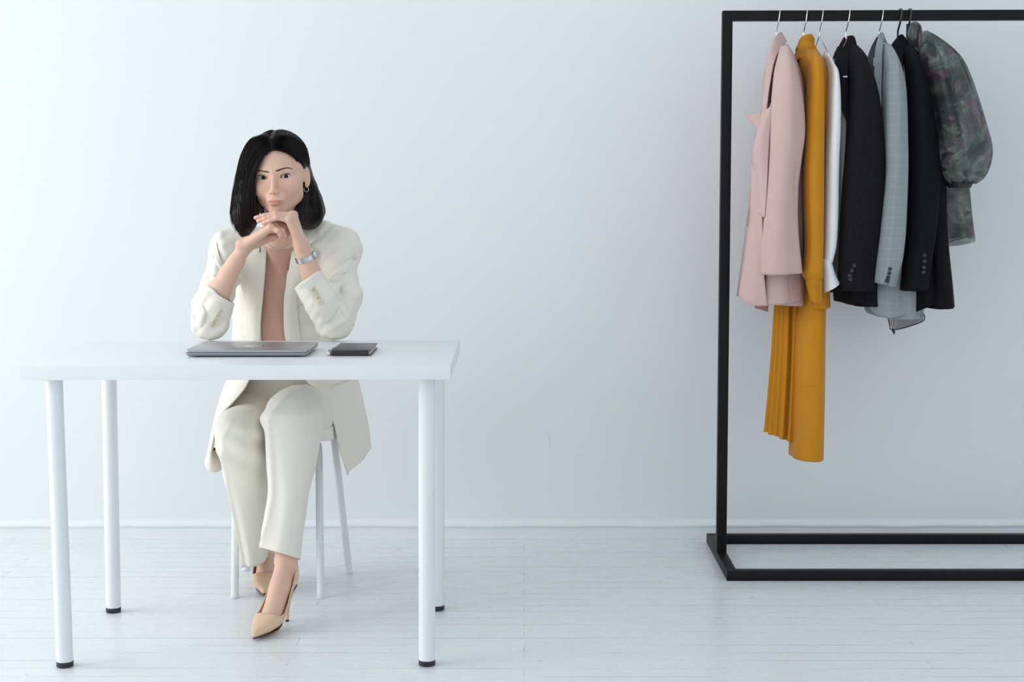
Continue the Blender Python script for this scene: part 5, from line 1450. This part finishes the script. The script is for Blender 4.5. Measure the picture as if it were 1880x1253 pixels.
# her left leg, crossed in front
def RP(py, xl, xr, Y, b, phi, ta=0.0, tb=0.0):
    c = R(py, xl, xr, Y, b); hw = c[3]
    a = math.sqrt(max(hw*hw-(b*math.sin(phi))**2, .0004))/math.cos(phi)
    return (c[0], c[1], c[2], a, b, phi, ta, tb)
ringloft('trouser_leg', [R(711, 533, 566, 4.085, .035), R(718, 516, 576, 4.08, .06), R(730, 500, 586, 4.072, .082), R(748, 488, 593, 4.062, .094), R(770, 481, 594, 4.055, .094), RP(800, 487, 588, 4.046, .082, .1), RP(855, 490, 577, 4.024, .070, .3), RP(905, 493, 565, 3.996, .060, .45),
    RP(950, 487, 559, 3.975, .056, .55), RP(985, 481.5, 553, 3.955, .058, .55, -.22, -.05), RP(1018, 479, 549.5, 3.943, .060, .5, -.42, -.16)], M_suit, trs, 110, 8,
    knee_ripples(leg_folds([(0, -1.7, .001), (.2, -1.95, .009), (.5, -2.3, .013), (.75, -2.8, .013), (1, -3.05, .011)], 4, .0045), .0030, .38, .14, 34, 2), .0025, p=2.1, cap_top=True)
sweep('thigh', [(J(541, 762, 4.06), (.052, 0, 0), (0, 0, .050)), (J(545, 762, 4.10), (.078, 0, 0), (0, 0, .074)), (J(556, 762, 4.20), (.086, 0, 0), (0, 0, .078)), (J(570, 758, 4.32), (.090, 0, 0), (0, 0, .084)), (J(578, 752, 4.44), (.092, 0, 0), (0, 0, .092)), (J(572, 745, 4.56), (.07, 0, 0), (0, 0, .08))], M_suit, trs, 80, 8,
    lambda th, t: .02*np.sin(3*th+9*t)+.012*np.sin(7*th-14*t))
# her right leg, tucked back
ringloft('trouser_leg', [R(752, 424, 466, 4.105, .035), R(760, 412, 476, 4.10, .06), R(778, 402, 486, 4.09, .084), R(800, 398, 490, 4.09, .09), R(832, 402, 490, 4.10, .088), R(870, 411, 492, 4.12, .082), R(915, 423, 495, 4.15, .078), R(960, 434, 495, 4.185, .074), R(1000, 444, 493, 4.22, .072), R(1028, 451, 491, 4.245, .07, .18, .05)], M_suit, trs, 110, 8,
    knee_ripples(leg_folds([(0, -1.6, 0), (.35, -2.05, .008), (.7, -2.3, .013), (1, -2.4, .013)], 9, .005), .0042, .40, .16, 38, -2.5), .0025, p=2.1, cap_top=True)
sweep('thigh', [(J(441, 800, 4.07), (.050, 0, 0), (0, 0, .048)), (J(442, 798, 4.12), (.073, 0, 0), (0, 0, .072)), (J(452, 790, 4.22), (.082, 0, 0), (0, 0, .080)), (J(466, 776, 4.33), (.088, 0, 0), (0, 0, .088)), (J(476, 760, 4.44), (.092, 0, 0), (0, 0, .096)), (J(482, 748, 4.56), (.07, 0, 0), (0, 0, .08))], M_suit, trs, 90, 10,
    lambda th, t: .016*np.sin(26*t+2*np.sin(th))*(.5-.5*np.sin(th-PI))+.012*np.sin(5*th+7*t))
sweep('seat_part', [(J(524, 790, 4.46), (.10, 0, 0), (0, .08, 0)), (J(524, 770, 4.45), (.17, 0, 0), (0, .13, 0)), (J(524, 735, 4.44), (.172, 0, 0), (0, .135, 0)), (J(523, 700, 4.43), (.150, 0, 0), (0, .115, 0)), (J(522, 670, 4.42), (.125, 0, 0), (0, .098, 0))], M_suit, trs, 90, 8,
    lambda th, t: .012*np.sin(4*th+3*t)+.008*np.sin(9*th-6*t))
seam('fly_seam', [(541, 700, 4.313), (541, 712, 4.305), (538, 722, 4.30)], M_suitin, trs, .001)
sheet('trouser_flap', Ps([[(584, 790, 4.06), (600, 786, 4.15), (618, 780, 4.24)], [(583, 808, 4.06), (600, 806.5, 4.15), (618, 801, 4.24)], [(583.5, 811, 4.075), (600, 810, 4.16), (618, 806, 4.25)]]), M_suit, trs, 5, 6, .002)

# ================================================================ shoes
def shoe(F, mesh_parent):
    s_ = empty('pump', F.h); s_.parent = mesh_parent; s_.location = Vector(F.h)-mesh_parent.location
    st = [0, .006, .02, .045, .075, .10, .125, .142, .155, .168, .185, .205, .222, .232, .236]
    w = [.014, .020, .0260, .0310, .0335, .0350, .0370, .0380, .0375, .0350, .0290, .0195, .0105, .0045, .0003]
    h = [.028, .029, .030, .030, .029, .028, .026, .0245, .0230, .0205, .0165, .0120, .0085, .0055, .0015]
    A = [2.75, 2.62, 2.35, 2.05, 1.85, 1.78, 1.82, 1.95, 2.25, 3.3, 3.3, 3.3, 3.3, 3.3, 3.3]
    m = 6
    tab = catmull(np.array([st, w, h, A]).T, m); nu = 44
    G = []
    for s, ww, hh, a in tab:
        a = min(a, PI); z0 = float(zs(max(s, 0)))+.0035; row = []
        for u in np.linspace(-1, 1, nu+1):
            t = u*a
            lat = ww*math.copysign(abs(math.sin(t))**.8, math.sin(t))
            zz_ = z0+hh*(1-math.cos(t))*(1.0 if abs(t) < PI/2 else 1.0)
            if s < .07 and abs(t) > 1.2: zz_ += (abs(t)-1.2)*.010*(1-s/.07)
            row.append(F.w(s, lat, zz_))
        G.append(row)
    G = np.array(G); a_, b_ = G.shape[:2]; idx = np.arange(a_*b_).reshape(a_, b_)
    Qd = np.stack([idx[:-1, :-1], idx[1:, :-1], idx[1:, 1:], idx[:-1, 1:]], -1).reshape(-1, 4)
    me = mesh_np('upper', G.reshape(-1, 3), Qd); bm = bmesh.new(); bm.from_mesh(me); bmesh.ops.remove_doubles(bm, verts=bm.verts, dist=2e-5); bm.to_mesh(me); bm.free()
    o = link('upper', me, M_nude, s_)
    md = o.modifiers.new('leather', 'SOLIDIFY'); md.thickness = .0018; md.offset = 0
    # topline binding
    # sole
    VV = []; FF = []; k = 0
    for s, ww, hh, a in tab:
        z0 = float(zs(max(s, 0)))+.004
        for lat, dz in ((-ww*.74, .0005), (-ww*.74, -.0022), (-ww*.6, -.0042), (0, -.0048), (ww*.6, -.0042), (ww*.74, -.0022), (ww*.74, .0005)): VV.append(F.w(s, lat, max(z0+dz, .0003)))
    for i in range(len(tab)-1):
        for j in range(6): FF.append((i*7+j, i*7+j+1, (i+1)*7+j+1, (i+1)*7+j))
    o2 = link('sole', mesh_from('sole', VV, FF), M_sole, s_)
    md = o2.modifiers.new('leather', 'SOLIDIFY'); md.thickness = .0012; md.offset = 0
    # stiletto
    hp = []
    for z, r, s in ((.0006, .0046, .040), (.02, .0045, .038), (.045, .0056, .032), (.065, .0088, .026), (.080, .0140, .021), (.090, .0185, .022)): hp.append((F.w(s, 0, z), r))
    tube('heel', [q for q, r in hp], [r for q, r in hp], M_nude, s_, 20)
    tube('heel_tip', [F.w(.040, 0, 0), F.w(.040, 0, .005)], .0049, M_blackfoot, s_, 16)
    return s_
shoe(FootL, person); shoe(FootR, person)
